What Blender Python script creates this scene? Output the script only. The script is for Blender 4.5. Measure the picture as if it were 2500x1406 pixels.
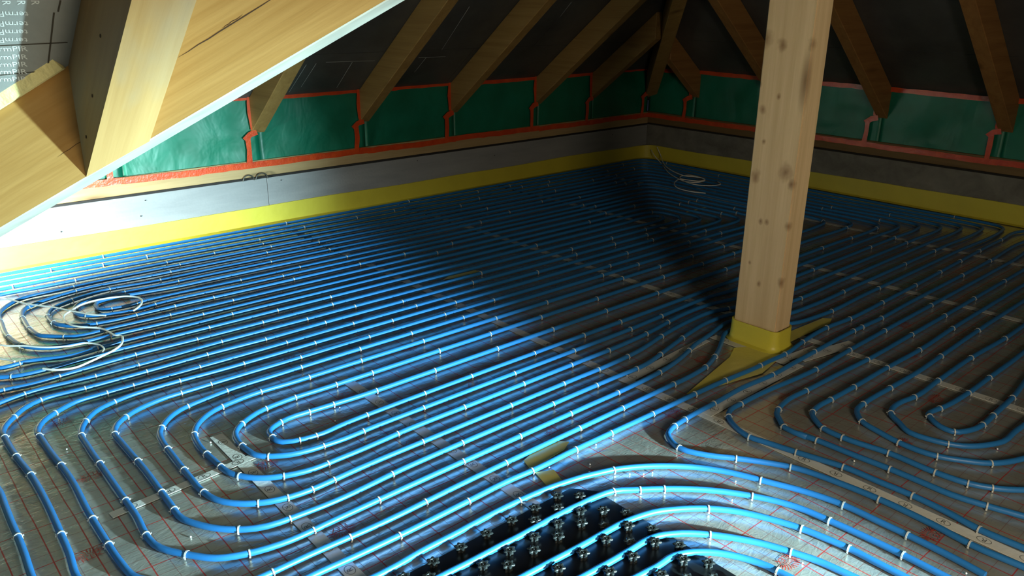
import bpy, bmesh, math, random
from mathutils import Vector, Matrix, noise

random.seed(7)
for o in list(bpy.data.objects):
    bpy.data.objects.remove(o, do_unlink=True)
scene = bpy.context.scene
COL = scene.collection

# ------------------------------------------------------------------ camera
cd = bpy.data.cameras.new('camera'); cam = bpy.data.objects.new('camera', cd); COL.objects.link(cam)
cd.sensor_fit = 'HORIZONTAL'; cd.sensor_width = 36.0
cd.lens = 36.0 * 1949.3 / 2500.0
cd.clip_start = 0.02
R3 = Matrix(((0.7512147, 0.21769243, -0.62312637), (-0.66000526, 0.25966234, -0.70495994), (0.00833801, 0.94084296, 0.33874032)))
m = R3.to_4x4(); m.translation = Vector((0, 0, 1.5)); cam.matrix_world = m
scene.camera = cam

# ------------------------------------------------------------------ world and lights
wld = bpy.data.worlds.new('world'); scene.world = wld; wld.use_nodes = True
wld.node_tree.nodes['Background'].inputs['Color'].default_value = (0.55, 0.7, 1.0, 1)
wld.node_tree.nodes['Background'].inputs['Strength'].default_value = 0.012

def light(name, kind, loc, target, energy, color, **kw):
    ld = bpy.data.lights.new(name, kind); ld.energy = energy; ld.color = color
    for k, v in kw.items(): setattr(ld, k, v)
    o = bpy.data.objects.new(name, ld); COL.objects.link(o); o.location = loc
    d = Vector(target) - Vector(loc)
    o.rotation_euler = d.to_track_quat('-Z', 'Y').to_euler()
    return o
# LED work lamp standing on the floor behind the camera, beam towards the left wall
light('work_lamp', 'SPOT', (2.0, -1.35, 0.55), (0.78, 2.6, 0.20), 3200, (0.58, 0.92, 1.0), spot_size=math.radians(52), spot_blend=0.7, shadow_soft_size=0.04)
# second LED lamp near the left wall, out of the picture
light('wall_lamp', 'SPOT', (-0.35, 4.50, 0.36), (0.55, 5.25, 0.12), 1250, (0.86, 1.0, 0.98), spot_size=math.radians(68), spot_blend=0.9, shadow_soft_size=0.06)
# added warm fill behind the camera, brightens the post and rafters
light('warm_fill', 'POINT', (0.95, -1.0, 1.15), (0, 0, 0), 165, (1.0, 0.85, 0.62), shadow_soft_size=0.28)

scene.view_settings.view_transform = 'Standard'
scene.view_settings.look = 'None'
scene.view_settings.exposure = 0.0
scene.view_settings.gamma = 1.0
scene.view_settings.use_curve_mapping = False

# ------------------------------------------------------------------ helpers
def new_mat(name):
    mt = bpy.data.materials.new(name); mt.use_nodes = True
    nt = mt.node_tree; b = nt.nodes['Principled BSDF']
    return mt, nt, b
def N(nt, t, **kw):
    n = nt.nodes.new(t)
    for k, v in kw.items(): setattr(n, k, v)
    return n
def L(nt, a, b): nt.links.new(a, b)
def math_n(nt, op, a, b=None, c=None):
    n = N(nt, 'ShaderNodeMath', operation=op)
    for i, v in enumerate((a, b, c)):
        if v is None: continue
        if isinstance(v, (int, float)): n.inputs[i].default_value = v
        else: L(nt, v, n.inputs[i])
    return n.outputs[0]
def noise_tex(nt, vec, scale, detail=3, rough=0.5, dist=0.0):
    n = N(nt, 'ShaderNodeTexNoise'); n.inputs['Scale'].default_value = scale; n.inputs['Detail'].default_value = detail
    n.inputs['Roughness'].default_value = rough; n.inputs['Distortion'].default_value = dist
    if vec is not None: L(nt, vec, n.inputs['Vector'])
    return n.outputs['Fac']
def ramp(nt, fac, stops):
    r = N(nt, 'ShaderNodeValToRGB'); e = r.color_ramp.elements
    while len(e) < len(stops): e.new(0.5)
    for i, (p, c) in enumerate(stops):
        e[i].position = p; e[i].color = (*c, 1)
    L(nt, fac, r.inputs['Fac']); return r.outputs['Color']
def mapping(nt, vec, scale=(1, 1, 1), rot=(0, 0, 0)):
    mp = N(nt, 'ShaderNodeMapping'); mp.inputs['Scale'].default_value = scale; mp.inputs['Rotation'].default_value = rot
    L(nt, vec, mp.inputs['Vector']); return mp.outputs['Vector']
def bump(nt, b, h, strength, dist=0.01):
    n = N(nt, 'ShaderNodeBump'); n.inputs['Strength'].default_value = strength; n.inputs['Distance'].default_value = dist
    L(nt, h, n.inputs['Height']); L(nt, n.outputs['Normal'], b.inputs['Normal'])
def coords(nt, which='Object'):
    return N(nt, 'ShaderNodeTexCoord').outputs[which]

def simple(name, col, rough=0.5, metal=0.0, var=0.0, scale=8.0, bmp=0.0, bscale=40.0, spec=0.5, trans=0.0):
    mt, nt, b = new_mat(name); co = coords(nt)
    if var > 0:
        f = noise_tex(nt, co, scale, 4)
        lo = tuple(c * (1 - var) for c in col); hi = tuple(min(1, c * (1 + var)) for c in col)
        L(nt, ramp(nt, f, [(0.3, lo), (0.7, hi)]), b.inputs['Base Color'])
    else: b.inputs['Base Color'].default_value = (*col, 1)
    b.inputs['Roughness'].default_value = rough; b.inputs['Metallic'].default_value = metal
    b.inputs['Specular IOR Level'].default_value = spec
    if trans > 0:
        b.inputs['Transmission Weight'].default_value = trans
    if bmp > 0: bump(nt, b, noise_tex(nt, co, bscale, 3), bmp)
    return mt

def wood(name, c1, c2, knots=None, rings=(), axis='Z', rough=0.6, stain=None):
    """softwood: long grain along one object axis, soft rings, round knots"""
    mt, nt, b = new_mat(name); co = coords(nt)
    sc = {'X': (0.6, 14, 14), 'Y': (14, 0.6, 14), 'Z': (14, 14, 0.6)}[axis]
    f = noise_tex(nt, mapping(nt, co, sc), 1.6, 6, 0.6, 0.5)
    g = noise_tex(nt, mapping(nt, co, tuple(s * 5 for s in sc)), 1.5, 3, 0.5, 0.0)
    f2 = math_n(nt, 'ADD', math_n(nt, 'MULTIPLY', f, 0.75), math_n(nt, 'MULTIPLY', g, 0.25))
    col = ramp(nt, f2, [(0.3, c1), (0.68, c2)])
    ksc = {'X': (1.6, 7, 7), 'Y': (7, 1.6, 7), 'Z': (7, 7, 1.6)}[axis]
    vo = N(nt, 'ShaderNodeTexVoronoi'); vo.inputs['Scale'].default_value = 0.8; vo.inputs['Randomness'].default_value = 1.0
    L(nt, mapping(nt, co, ksc), vo.inputs['Vector'])
    k = math_n(nt, 'SUBTRACT', 1.0, math_n(nt, 'SMOOTH_MIN', math_n(nt, 'MULTIPLY', vo.outputs['Distance'], 5.5), 1.0, 0.2))
    k = math_n(nt, 'MAXIMUM', k, 0.0)
    mx = N(nt, 'ShaderNodeMixRGB'); mx.inputs[2].default_value = (c1[0] * 0.38, c1[1] * 0.30, c1[2] * 0.25, 1)
    L(nt, math_n(nt, 'MULTIPLY', k, 0.9), mx.inputs[0]); L(nt, col, mx.inputs[1])
    out = mx.outputs[0]
    if stain:
        s = noise_tex(nt, mapping(nt, co, tuple(max(1, q * .2) for q in sc)), 2.2, 4)
        m2 = N(nt, 'ShaderNodeMixRGB'); m2.inputs[2].default_value = (*stain, 1)
        L(nt, ramp(nt, s, [(0.5, (0, 0, 0)), (0.7, (.75, .75, .75))]), m2.inputs[0]); L(nt, out, m2.inputs[1]); out = m2.outputs[0]
    if rings:
        sx = N(nt, 'ShaderNodeSeparateXYZ'); L(nt, co, sx.inputs[0]); tot = None
        wv = math_n(nt, 'MULTIPLY', math_n(nt, 'SUBTRACT', noise_tex(nt, co, 30, 2), 0.5), 0.9)
        for (ky, kz, kr) in rings:
            dy = math_n(nt, 'DIVIDE', math_n(nt, 'SUBTRACT', sx.outputs[1], ky), kr); dz = math_n(nt, 'DIVIDE', math_n(nt, 'SUBTRACT', sx.outputs[2], kz), kr * 1.35); dx = math_n(nt, 'DIVIDE', math_n(nt, 'ADD', sx.outputs[0], 0.0615), kr * 1.6)
            d = math_n(nt, 'ADD', math_n(nt, 'SQRT', math_n(nt, 'ADD', math_n(nt, 'MULTIPLY', dx, dx), math_n(nt, 'ADD', math_n(nt, 'MULTIPLY', dy, dy), math_n(nt, 'MULTIPLY', dz, dz)))), wv)
            v = math_n(nt, 'MAXIMUM', math_n(nt, 'SUBTRACT', 1.0, d), 0.0); tot = v if tot is None else math_n(nt, 'MAXIMUM', tot, v)
        m4 = N(nt, 'ShaderNodeMixRGB'); m4.inputs[2].default_value = (0.20, 0.10, 0.04, 1); m4.use_clamp = True
        L(nt, math_n(nt, 'MULTIPLY', tot, 0.85), m4.inputs[0]); L(nt, out, m4.inputs[1]); out = m4.outputs[0]
    L(nt, out, b.inputs['Base Color']); b.inputs['Roughness'].default_value = rough
    b.inputs['Specular IOR Level'].default_value = 0.25
    bump(nt, b, g, 0.12, 0.004)
    return mt

def link(name, me, mat, parent=None, loc=None):
    if isinstance(me, bmesh.types.BMesh):
        bm = me; me = bpy.data.meshes.new(name); bm.to_mesh(me); bm.free()
    if mat is not None and not me.materials: me.materials.append(mat)
    o = bpy.data.objects.new(name, me); COL.objects.link(o)
    if parent is not None: o.parent = parent
    if loc is not None: o.location = loc
    return o
def tag(o, label, cat, group=None):
    o['label'] = label; o['category'] = cat
    if group: o['group'] = group
    return o
def empty(name, loc=(0, 0, 0)):
    o = bpy.data.objects.new(name, None); COL.objects.link(o); o.location = loc; o.empty_display_size = 0.05; return o
def structure(o): o['kind'] = 'structure'; return o
def smooth(me, ang=40):
    for p in me.polygons: p.use_smooth = True
    try: me.set_sharp_from_angle(angle=math.radians(ang))
    except Exception: pass
def box(bm, a, b):
    x0, y0, z0 = a; x1, y1, z1 = b
    v = [bm.verts.new(p) for p in ((x0,y0,z0),(x1,y0,z0),(x1,y1,z0),(x0,y1,z0),(x0,y0,z1),(x1,y0,z1),(x1,y1,z1),(x0,y1,z1))]
    for f in ((3,2,1,0),(4,5,6,7),(0,1,5,4),(1,2,6,5),(2,3,7,6),(3,0,4,7)): bm.faces.new([v[i] for i in f])
def slab(bm, poly, n, t):
    """extrude polygon (list of 3-D points) by vector n*t"""
    n = Vector(n).normalized() * t
    a = [bm.verts.new(p) for p in poly]; b = [bm.verts.new(Vector(p) + n) for p in poly]
    bm.faces.new(a); bm.faces.new(b[::-1]); k = len(poly)
    for i in range(k): bm.faces.new([a[i], b[i], b[(i + 1) % k], a[(i + 1) % k]])
    bmesh.ops.recalc_face_normals(bm, faces=bm.faces[:])
def prism(bm, quad, d):
    """closed prism: four corner points swept by vector d"""
    slab(bm, quad, d, Vector(d).length)
def bevel(bm, w, seg=1):
    bmesh.ops.bevel(bm, geom=bm.edges[:], offset=w, segments=seg, affect='EDGES', clamp_overlap=True)
def catmull(pts, step=0.03, closed=False):
    P = [Vector(p) for p in pts]; out = []
    Q = [P[0] * 2 - P[1]] + P + [P[-1] * 2 - P[-2]]
    for i in range(1, len(Q) - 2):
        p0, p1, p2, p3 = Q[i - 1], Q[i], Q[i + 1], Q[i + 2]
        ln = (p2 - p1).length; n = max(1, min(10, int(math.ceil(ln / step))))
        # centripetal-ish tangents keep unequal spacing smooth
        d01 = max((p1 - p0).length, 1e-4); d12 = max(ln, 1e-4); d23 = max((p3 - p2).length, 1e-4)
        m1 = (p2 - p1) + ((p1 - p0) / d01 - (p2 - p0) / (d01 + d12)) * d12
        m2 = (p2 - p1) + ((p3 - p2) / d23 - (p3 - p1) / (d12 + d23)) * d12
        for k in range(n):
            t = k / n; t2 = t * t; t3 = t2 * t
            out.append(p1 * (2*t3 - 3*t2 + 1) + m1 * (t3 - 2*t2 + t) + p2 * (-2*t3 + 3*t2) + m2 * (t3 - t2))
    out.append(P[-1].copy()); return out
def tube(pts, r, sides=12, flat=1.0):
    """tube mesh along 3-D points, capped"""
    verts = []; faces = []; n = len(pts)
    for i, p in enumerate(pts):
        t = (pts[min(i + 1, n - 1)] - pts[max(i - 1, 0)]).normalized()
        s = t.cross(Vector((0, 0, 1)))
        if s.length < 1e-3: s = t.cross(Vector((0, 1, 0)))
        s.normalize(); u = s.cross(t).normalized()
        for k in range(sides):
            a = 2 * math.pi * k / sides
            verts.append(p + s * (math.cos(a) * r) + u * (math.sin(a) * r * flat))
    for i in range(n - 1):
        for k in range(sides):
            k2 = (k + 1) % sides
            faces.append((i*sides + k, i*sides + k2, (i+1)*sides + k2, (i+1)*sides + k))
    faces.append(tuple(range(sides))[::-1]); faces.append(tuple((n-1)*sides + k for k in range(sides)))
    me = bpy.data.meshes.new('tube'); me.from_pydata([tuple(v) for v in verts], [], faces)
    smooth(me, 60); me.update(); return me
def pts2(s): return [tuple(float(c) for c in q.split(',')) for q in s.split()]
_txt = {}
def text_mesh(s, size):
    """flat mesh of a word, centred, in the XY plane"""
    cu = bpy.data.curves.new('word', 'FONT'); cu.body = s; cu.size = size; cu.align_x = 'CENTER'; cu.align_y = 'CENTER'; cu.resolution_u = 2
    o = bpy.data.objects.new('word', cu); COL.objects.link(o)
    me = bpy.data.meshes.new_from_object(o.evaluated_get(bpy.context.evaluated_depsgraph_get()))
    bpy.data.objects.remove(o); return me
def add_mesh(bm, me, mat=Matrix.Identity(4)):
    off = len(bm.verts); bm2 = bmesh.new(); bm2.from_mesh(me); bm2.transform(mat)
    tmp = bpy.data.meshes.new('t'); bm2.to_mesh(tmp); bm2.free(); bm.from_mesh(tmp); bpy.data.meshes.remove(tmp)

PATHS = {
 'H8': '5.650,3.470 5.650,3.093 5.650,2.493 5.645,2.459 5.629,2.428 5.605,2.404 5.574,2.388 5.540,2.383 4.914,2.383 4.314,2.383 3.714,2.383 3.214,2.383 2.905,2.383 2.650,2.383 2.325,2.383 1.965,2.383 1.730,2.383 1.461,2.381 1.241,2.372 1.182,2.364 1.027,2.427 1.028,2.468 1.036,2.504 1.066,2.528 1.131,2.548 1.234,2.544 1.423,2.531 1.714,2.530 2.058,2.530 2.414,2.530 2.794,2.530 3.199,2.530 3.699,2.530 4.299,2.530 4.899,2.530 5.435,2.530 5.469,2.535 5.500,2.551 5.524,2.575 5.540,2.606 5.545,2.640 5.545,3.240 5.545,3.495',
 'H7': '5.755,3.474 5.755,2.997 5.755,2.397 5.750,2.363 5.734,2.332 5.710,2.308 5.679,2.292 5.645,2.287 5.350,2.287 4.750,2.287 4.150,2.287 3.650,2.288 3.400,2.310 3.080,2.302 2.834,2.290 2.448,2.287 2.045,2.287 1.618,2.287 1.345,2.286 1.187,2.282 0.996,2.323 0.931,2.383 0.923,2.424 0.922,2.507 0.937,2.570 0.961,2.602 1.007,2.638 1.059,2.664 1.188,2.686 1.366,2.684 1.539,2.682 1.887,2.682 2.188,2.682 2.518,2.682 2.923,2.682 3.423,2.682 4.023,2.682 4.623,2.682 5.330,2.682 5.364,2.687 5.395,2.703 5.419,2.727 5.435,2.758 5.440,2.792 5.440,3.392 5.440,3.524',
 'H6': '5.860,3.470 5.860,2.900 5.860,2.300 5.855,2.266 5.839,2.235 5.815,2.211 5.784,2.195 5.750,2.190 5.300,2.190 4.700,2.190 4.100,2.190 3.600,2.195 3.300,2.245 3.040,2.234 2.862,2.208 2.589,2.190 2.343,2.190 2.069,2.190 1.947,2.190 1.754,2.190 1.451,2.190 1.155,2.176 1.011,2.180 0.870,2.251 0.819,2.328 0.808,2.437 0.809,2.595 0.824,2.666 0.854,2.718 0.919,2.775 1.081,2.817 1.292,2.815 1.541,2.816 1.879,2.815 2.319,2.815 2.662,2.815 3.162,2.815 3.762,2.815 4.362,2.815 4.962,2.815 5.225,2.815 5.259,2.820 5.290,2.836 5.314,2.860 5.330,2.891 5.335,2.925 5.335,3.548',
 'H5': '5.965,3.466 5.965,2.793 5.965,2.193 5.960,2.159 5.944,2.128 5.920,2.104 5.889,2.088 5.855,2.083 5.400,2.083 4.800,2.083 4.200,2.083 3.700,2.085 3.500,2.110 3.250,2.172 3.060,2.166 2.895,2.147 2.608,2.095 2.402,2.083 2.193,2.083 1.908,2.083 1.849,2.083 1.488,2.082 1.130,2.078 1.043,2.073 0.970,2.071 0.875,2.086 0.809,2.117 0.723,2.215 0.708,2.281 0.707,2.381 0.712,2.553 0.720,2.698 0.729,2.747 0.761,2.802 0.819,2.860 0.985,2.905 1.312,2.921 1.598,2.925 1.881,2.925 2.195,2.925 2.695,2.925 3.295,2.925 3.895,2.925 4.495,2.925 5.120,2.925 5.154,2.930 5.185,2.946 5.209,2.970 5.225,3.001 5.230,3.035 5.230,3.545',
 'H4': '6.070,3.465 6.070,3.295 6.070,2.695 6.070,2.095 6.065,2.061 6.049,2.030 6.025,2.006 5.994,1.990 5.960,1.985 5.450,1.985 4.850,1.985 4.250,1.985 3.750,1.985 3.550,2.005 3.320,2.085 3.160,2.099 2.963,2.073 2.742,2.026 2.547,1.985 2.297,1.985 2.044,1.985 1.767,1.985 1.595,1.985 1.294,1.982 0.925,1.969 0.755,1.998 0.673,2.065 0.625,2.141 0.607,2.184 0.606,2.292 0.610,2.538 0.606,2.777 0.606,2.852 0.634,2.916 0.680,2.958 0.827,3.011 0.953,3.013 1.351,3.013 1.697,3.015 2.140,3.015 2.640,3.015 3.240,3.015 3.840,3.015 4.440,3.015 5.015,3.015 5.049,3.020 5.080,3.036 5.104,3.060 5.120,3.091 5.125,3.125 5.125,3.548',
 'H3': '6.175,3.462 6.175,3.195 6.175,2.595 6.175,1.995 6.170,1.961 6.154,1.930 6.130,1.906 6.099,1.890 6.065,1.885 5.450,1.885 4.850,1.885 4.250,1.885 3.750,1.886 3.550,1.905 3.380,1.980 3.220,2.035 3.120,2.020 3.014,1.997 2.890,1.977 2.732,1.932 2.601,1.904 2.326,1.885 2.060,1.885 1.800,1.885 1.677,1.885 1.533,1.886 1.201,1.885 0.964,1.881 0.776,1.882 0.708,1.897 0.613,1.942 0.559,2.006 0.509,2.087 0.506,2.307 0.507,2.594 0.509,2.828 0.514,2.931 0.535,2.986 0.598,3.070 0.733,3.119 0.848,3.126 1.118,3.116 1.464,3.116 1.878,3.117 2.274,3.117 2.774,3.117 3.374,3.117 3.974,3.117 4.574,3.117 4.910,3.117 4.944,3.122 4.975,3.138 4.999,3.162 5.015,3.193 5.020,3.227 5.020,3.554',
 'H2': '6.280,3.455 6.280,3.095 6.280,2.495 6.280,1.895 6.275,1.861 6.259,1.830 6.235,1.806 6.204,1.790 6.170,1.785 5.350,1.785 4.750,1.785 4.150,1.785 3.650,1.787 3.460,1.820 3.300,1.925 3.200,1.965 3.100,1.963 3.020,1.925 2.944,1.885 2.819,1.830 2.724,1.800 2.590,1.785 2.417,1.785 2.271,1.785 2.027,1.785 1.877,1.785 1.669,1.785 1.589,1.785 1.328,1.782 1.056,1.775 0.822,1.783 0.686,1.784 0.600,1.790 0.520,1.830 0.490,1.900 0.409,2.022 0.403,2.086 0.400,2.242 0.401,2.404 0.409,2.632 0.400,2.885 0.398,2.992 0.396,3.031 0.433,3.117 0.491,3.166 0.567,3.204 0.665,3.206 0.940,3.202 1.337,3.202 1.686,3.205 2.052,3.205 2.552,3.205 3.152,3.205 3.752,3.205 4.352,3.205 4.805,3.205 4.839,3.210 4.870,3.226 4.894,3.250 4.910,3.281 4.915,3.315 4.915,3.545',
 'H1': '6.360,0.200 6.360,0.900 6.360,1.500 6.330,1.630 6.220,1.690 5.900,1.700 5.200,1.690 4.600,1.675 4.085,1.667 3.739,1.666 3.534,1.682 3.291,1.668 3.104,1.646 2.971,1.652 2.898,1.652 2.674,1.666 2.473,1.674 2.216,1.680 1.978,1.686 1.804,1.690 1.589,1.690 1.507,1.696 1.320,1.694 1.063,1.691 0.890,1.695 0.784,1.700 0.660,1.695 0.480,1.700 0.370,1.780 0.340,1.900 0.294,2.121 0.304,2.228 0.309,2.339 0.316,2.526 0.315,2.752 0.304,2.910 0.301,3.060 0.302,3.121 0.320,3.169 0.357,3.223 0.403,3.276 0.459,3.307 0.625,3.304 0.858,3.304 1.124,3.309 1.388,3.300 1.703,3.305 2.150,3.305 2.650,3.305 3.250,3.305 3.850,3.305 4.450,3.305 4.700,3.305 4.734,3.310 4.765,3.326 4.789,3.350 4.805,3.381 4.810,3.415 4.810,3.548',
 'H0': '2.192,0.488 2.202,0.578 2.207,0.702 2.206,0.795 2.205,0.906 2.181,1.022 2.138,1.134 2.083,1.263 2.019,1.355 1.944,1.427 1.881,1.473 1.808,1.513 1.693,1.548 1.570,1.576 1.442,1.589 1.364,1.592 1.168,1.589 1.061,1.589 0.980,1.583 0.920,1.582 0.750,1.600 0.450,1.600 0.300,1.660 0.235,1.780 0.215,1.950 0.202,2.200 0.208,2.311 0.211,2.407 0.212,2.506 0.215,2.613 0.218,2.704 0.200,2.850 0.170,3.000 0.150,3.150 0.170,3.270 0.240,3.340 0.341,3.385 0.430,3.406 0.690,3.395 0.858,3.389 1.228,3.404 1.659,3.403 1.931,3.403 2.431,3.403 3.031,3.403 3.631,3.403 4.231,3.403 4.595,3.403 4.629,3.408 4.660,3.424 4.684,3.448 4.700,3.479 4.705,3.513 4.705,3.551',
 'G2': '1.058,1.463 1.145,1.459 1.257,1.457 1.295,1.455 1.376,1.454 1.473,1.454 1.563,1.449 1.648,1.441 1.706,1.428 1.786,1.377 1.842,1.335 1.911,1.274 1.976,1.201 2.030,1.120 2.052,1.080 2.082,1.001 2.095,0.897 2.102,0.786 2.104,0.678 2.101,0.566',
 'G3': '1.229,1.316 1.323,1.311 1.419,1.305 1.516,1.302 1.614,1.296 1.683,1.281 1.740,1.263 1.798,1.229 1.866,1.174 1.921,1.107 1.962,1.024 1.993,0.934 2.005,0.863 2.014,0.787 2.014,0.713 2.014,0.641',
 'G4': '1.355,1.208 1.425,1.203 1.517,1.199 1.600,1.196 1.636,1.187 1.673,1.167 1.721,1.132 1.760,1.094 1.807,1.030 1.849,0.954 1.872,0.892 1.895,0.819 1.901,0.779 1.906,0.734',
 'G5': '1.469,1.110 1.520,1.104 1.598,1.101 1.635,1.086 1.672,1.060 1.703,1.029 1.735,0.982 1.765,0.902 1.769,0.856',
 'T9': '5.230,3.545 5.230,4.055 5.225,4.089 5.209,4.120 5.185,4.144 5.154,4.160 5.120,4.165 4.651,4.165 4.051,4.165 3.451,4.165 2.851,4.165 2.251,4.165 1.651,4.165 1.151,4.171 1.031,4.158 0.935,4.182 0.922,4.240 0.942,4.301 0.995,4.327 1.056,4.327 1.114,4.316 1.343,4.282 1.491,4.283 1.991,4.280 2.591,4.280 3.191,4.280 3.791,4.280 4.391,4.280 5.225,4.280 5.259,4.275 5.290,4.259 5.314,4.235 5.330,4.204 5.335,4.170 5.335,3.548',
 'T8': '5.125,3.548 5.125,3.970 5.120,4.004 5.104,4.035 5.080,4.059 5.049,4.075 5.015,4.080 4.689,4.080 4.089,4.080 3.489,4.080 2.889,4.080 2.289,4.080 1.689,4.080 1.189,4.089 1.048,4.069 0.957,4.090 0.872,4.126 0.820,4.216 0.828,4.276 0.878,4.355 0.937,4.376 1.074,4.374 1.356,4.367 1.536,4.367 2.036,4.365 2.636,4.365 3.236,4.365 3.836,4.365 4.436,4.365 5.036,4.365 5.330,4.365 5.364,4.360 5.395,4.344 5.419,4.320 5.435,4.289 5.440,4.255 5.440,3.655 5.440,3.524',
 'T7': '5.020,3.554 5.020,3.880 5.015,3.914 4.999,3.945 4.975,3.969 4.944,3.985 4.910,3.990 4.376,3.990 3.776,3.990 3.176,3.990 2.576,3.990 1.976,3.990 1.476,3.992 1.276,3.996 1.083,3.993 0.905,3.993 0.799,4.024 0.714,4.120 0.703,4.207 0.705,4.249 0.727,4.324 0.768,4.379 0.811,4.403 1.013,4.475 1.269,4.454 1.573,4.461 2.073,4.460 2.673,4.460 3.273,4.460 3.873,4.460 4.473,4.460 5.073,4.460 5.435,4.460 5.469,4.455 5.500,4.439 5.524,4.415 5.540,4.384 5.545,4.350 5.545,3.750 5.545,3.495',
 'T6': '4.915,3.545 4.915,3.775 4.910,3.809 4.894,3.840 4.870,3.864 4.839,3.880 4.805,3.885 4.120,3.885 3.520,3.885 2.920,3.885 2.320,3.885 1.720,3.885 1.220,3.887 0.910,3.896 0.745,3.899 0.655,3.975 0.621,4.016 0.604,4.094 0.604,4.264 0.615,4.379 0.650,4.455 0.694,4.487 0.846,4.549 1.352,4.561 1.608,4.557 2.108,4.557 2.708,4.557 3.308,4.557 3.908,4.557 4.508,4.557 5.108,4.557 5.540,4.557 5.574,4.552 5.605,4.536 5.629,4.512 5.645,4.481 5.650,4.447 5.650,3.847 5.650,3.470',
 'T5': '4.810,3.548 4.810,3.680 4.805,3.714 4.789,3.745 4.765,3.769 4.734,3.785 4.700,3.790 4.222,3.790 3.622,3.790 3.022,3.790 2.422,3.790 1.822,3.790 1.322,3.791 0.896,3.802 0.722,3.810 0.623,3.834 0.545,3.912 0.506,4.069 0.513,4.290 0.545,4.492 0.590,4.559 0.652,4.615 0.851,4.636 1.466,4.661 1.651,4.660 2.151,4.660 2.751,4.660 3.351,4.660 3.951,4.660 4.551,4.660 5.151,4.660 5.645,4.660 5.679,4.655 5.710,4.639 5.734,4.615 5.750,4.584 5.755,4.550 5.755,3.950 5.755,3.474',
 'T4': '4.705,3.551 4.705,3.590 4.700,3.624 4.684,3.655 4.660,3.679 4.629,3.695 4.595,3.700 4.112,3.700 3.512,3.700 2.912,3.700 2.312,3.700 1.812,3.700 1.428,3.704 1.052,3.695 0.807,3.693 0.669,3.680 0.501,3.739 0.420,3.735 0.330,3.800 0.270,3.920 0.250,4.100 0.250,4.400 0.280,4.580 0.360,4.680 0.500,4.745 0.800,4.750 1.300,4.750 1.800,4.750 2.400,4.750 3.000,4.750 3.600,4.750 4.200,4.750 4.800,4.750 5.400,4.750 5.750,4.750 5.784,4.745 5.815,4.729 5.839,4.705 5.855,4.674 5.860,4.640 5.860,4.040 5.860,3.470',
 'T3': '-0.300,4.850 0.300,4.846 0.800,4.850 1.400,4.850 1.900,4.850 2.500,4.850 3.100,4.850 3.700,4.850 4.300,4.850 4.900,4.850 5.500,4.850 5.855,4.850 5.889,4.845 5.920,4.829 5.944,4.805 5.960,4.774 5.965,4.740 5.965,4.140 5.965,3.466',
 'T2': '-0.300,4.945 0.300,4.941 0.800,4.945 1.400,4.945 1.900,4.945 2.500,4.945 3.100,4.945 3.700,4.945 4.300,4.945 4.900,4.945 5.500,4.945 5.960,4.945 5.994,4.940 6.025,4.924 6.049,4.900 6.065,4.869 6.070,4.835 6.070,4.235 6.070,3.635 6.070,3.465',
 'T1': '-0.300,5.040 0.300,5.036 0.800,5.040 1.400,5.040 1.900,5.040 2.500,5.040 3.100,5.040 3.700,5.040 4.300,5.040 4.900,5.040 5.500,5.040 6.065,5.040 6.099,5.035 6.130,5.019 6.154,4.995 6.170,4.964 6.175,4.930 6.175,4.330 6.175,3.730 6.175,3.462',
 'T0': '-0.300,5.125 0.300,5.121 0.800,5.125 1.400,5.125 1.900,5.125 2.500,5.125 3.100,5.125 3.700,5.125 4.300,5.125 4.900,5.125 5.500,5.125 6.170,5.125 6.204,5.120 6.235,5.104 6.259,5.080 6.275,5.049 6.280,5.015 6.280,4.415 6.280,3.815 6.280,3.455',
 'S3': '0.000,3.710 0.200,3.665 0.387,3.640 0.434,3.612 0.529,3.595 0.650,3.606 0.776,3.611 0.995,3.609 1.252,3.607 1.605,3.605 1.906,3.605 2.406,3.605 3.006,3.605 3.606,3.605 4.206,3.605 4.549,3.605 4.579,3.595 4.598,3.570',
 'S2': '-0.050,3.530 0.150,3.500 0.362,3.498 0.486,3.482 0.579,3.490 0.884,3.512 1.156,3.504 1.478,3.503 1.853,3.503 2.353,3.503 2.953,3.503 3.553,3.503 4.153,3.503 4.549,3.503 4.579,3.513 4.598,3.538',
 'V1': '2.312,0.429 2.304,0.561 2.317,0.682 2.322,0.849 2.313,0.962 2.276,1.135 2.241,1.198 2.182,1.286 2.122,1.366 2.087,1.457 2.100,1.501 2.130,1.542 2.176,1.561 2.272,1.572 2.462,1.575 2.666,1.581 2.866,1.567 3.043,1.570 3.224,1.574 3.599,1.577 3.872,1.567 4.163,1.572 4.463,1.572 5.063,1.572',
 'V2': '2.404,0.458 2.399,0.576 2.415,0.676 2.424,0.787 2.419,0.895 2.415,1.016 2.397,1.095 2.378,1.175 2.358,1.271 2.344,1.342 2.369,1.416 2.417,1.478 2.463,1.502 2.544,1.505 2.726,1.500 2.881,1.485 3.053,1.474 3.371,1.479 3.722,1.481 4.248,1.481 4.548,1.481 5.148,1.481',
 'V3': '2.575,0.512 2.546,0.610 2.525,0.704 2.524,0.801 2.523,0.901 2.514,1.043 2.509,1.168 2.503,1.233 2.504,1.190 2.502,1.290 2.544,1.338 2.575,1.369 2.624,1.387 2.717,1.402 2.840,1.396 3.061,1.389 3.320,1.377 3.762,1.374 4.183,1.373 4.483,1.373 5.083,1.373',
 'V4': '2.735,0.562 2.694,0.601 2.668,0.635 2.636,0.695 2.620,0.795 2.622,0.953 2.599,1.111 2.607,1.193 2.637,1.239 2.676,1.278 2.745,1.294 2.842,1.291 3.021,1.285 3.312,1.281 3.617,1.271 4.003,1.278 4.303,1.278 4.903,1.278',
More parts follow.
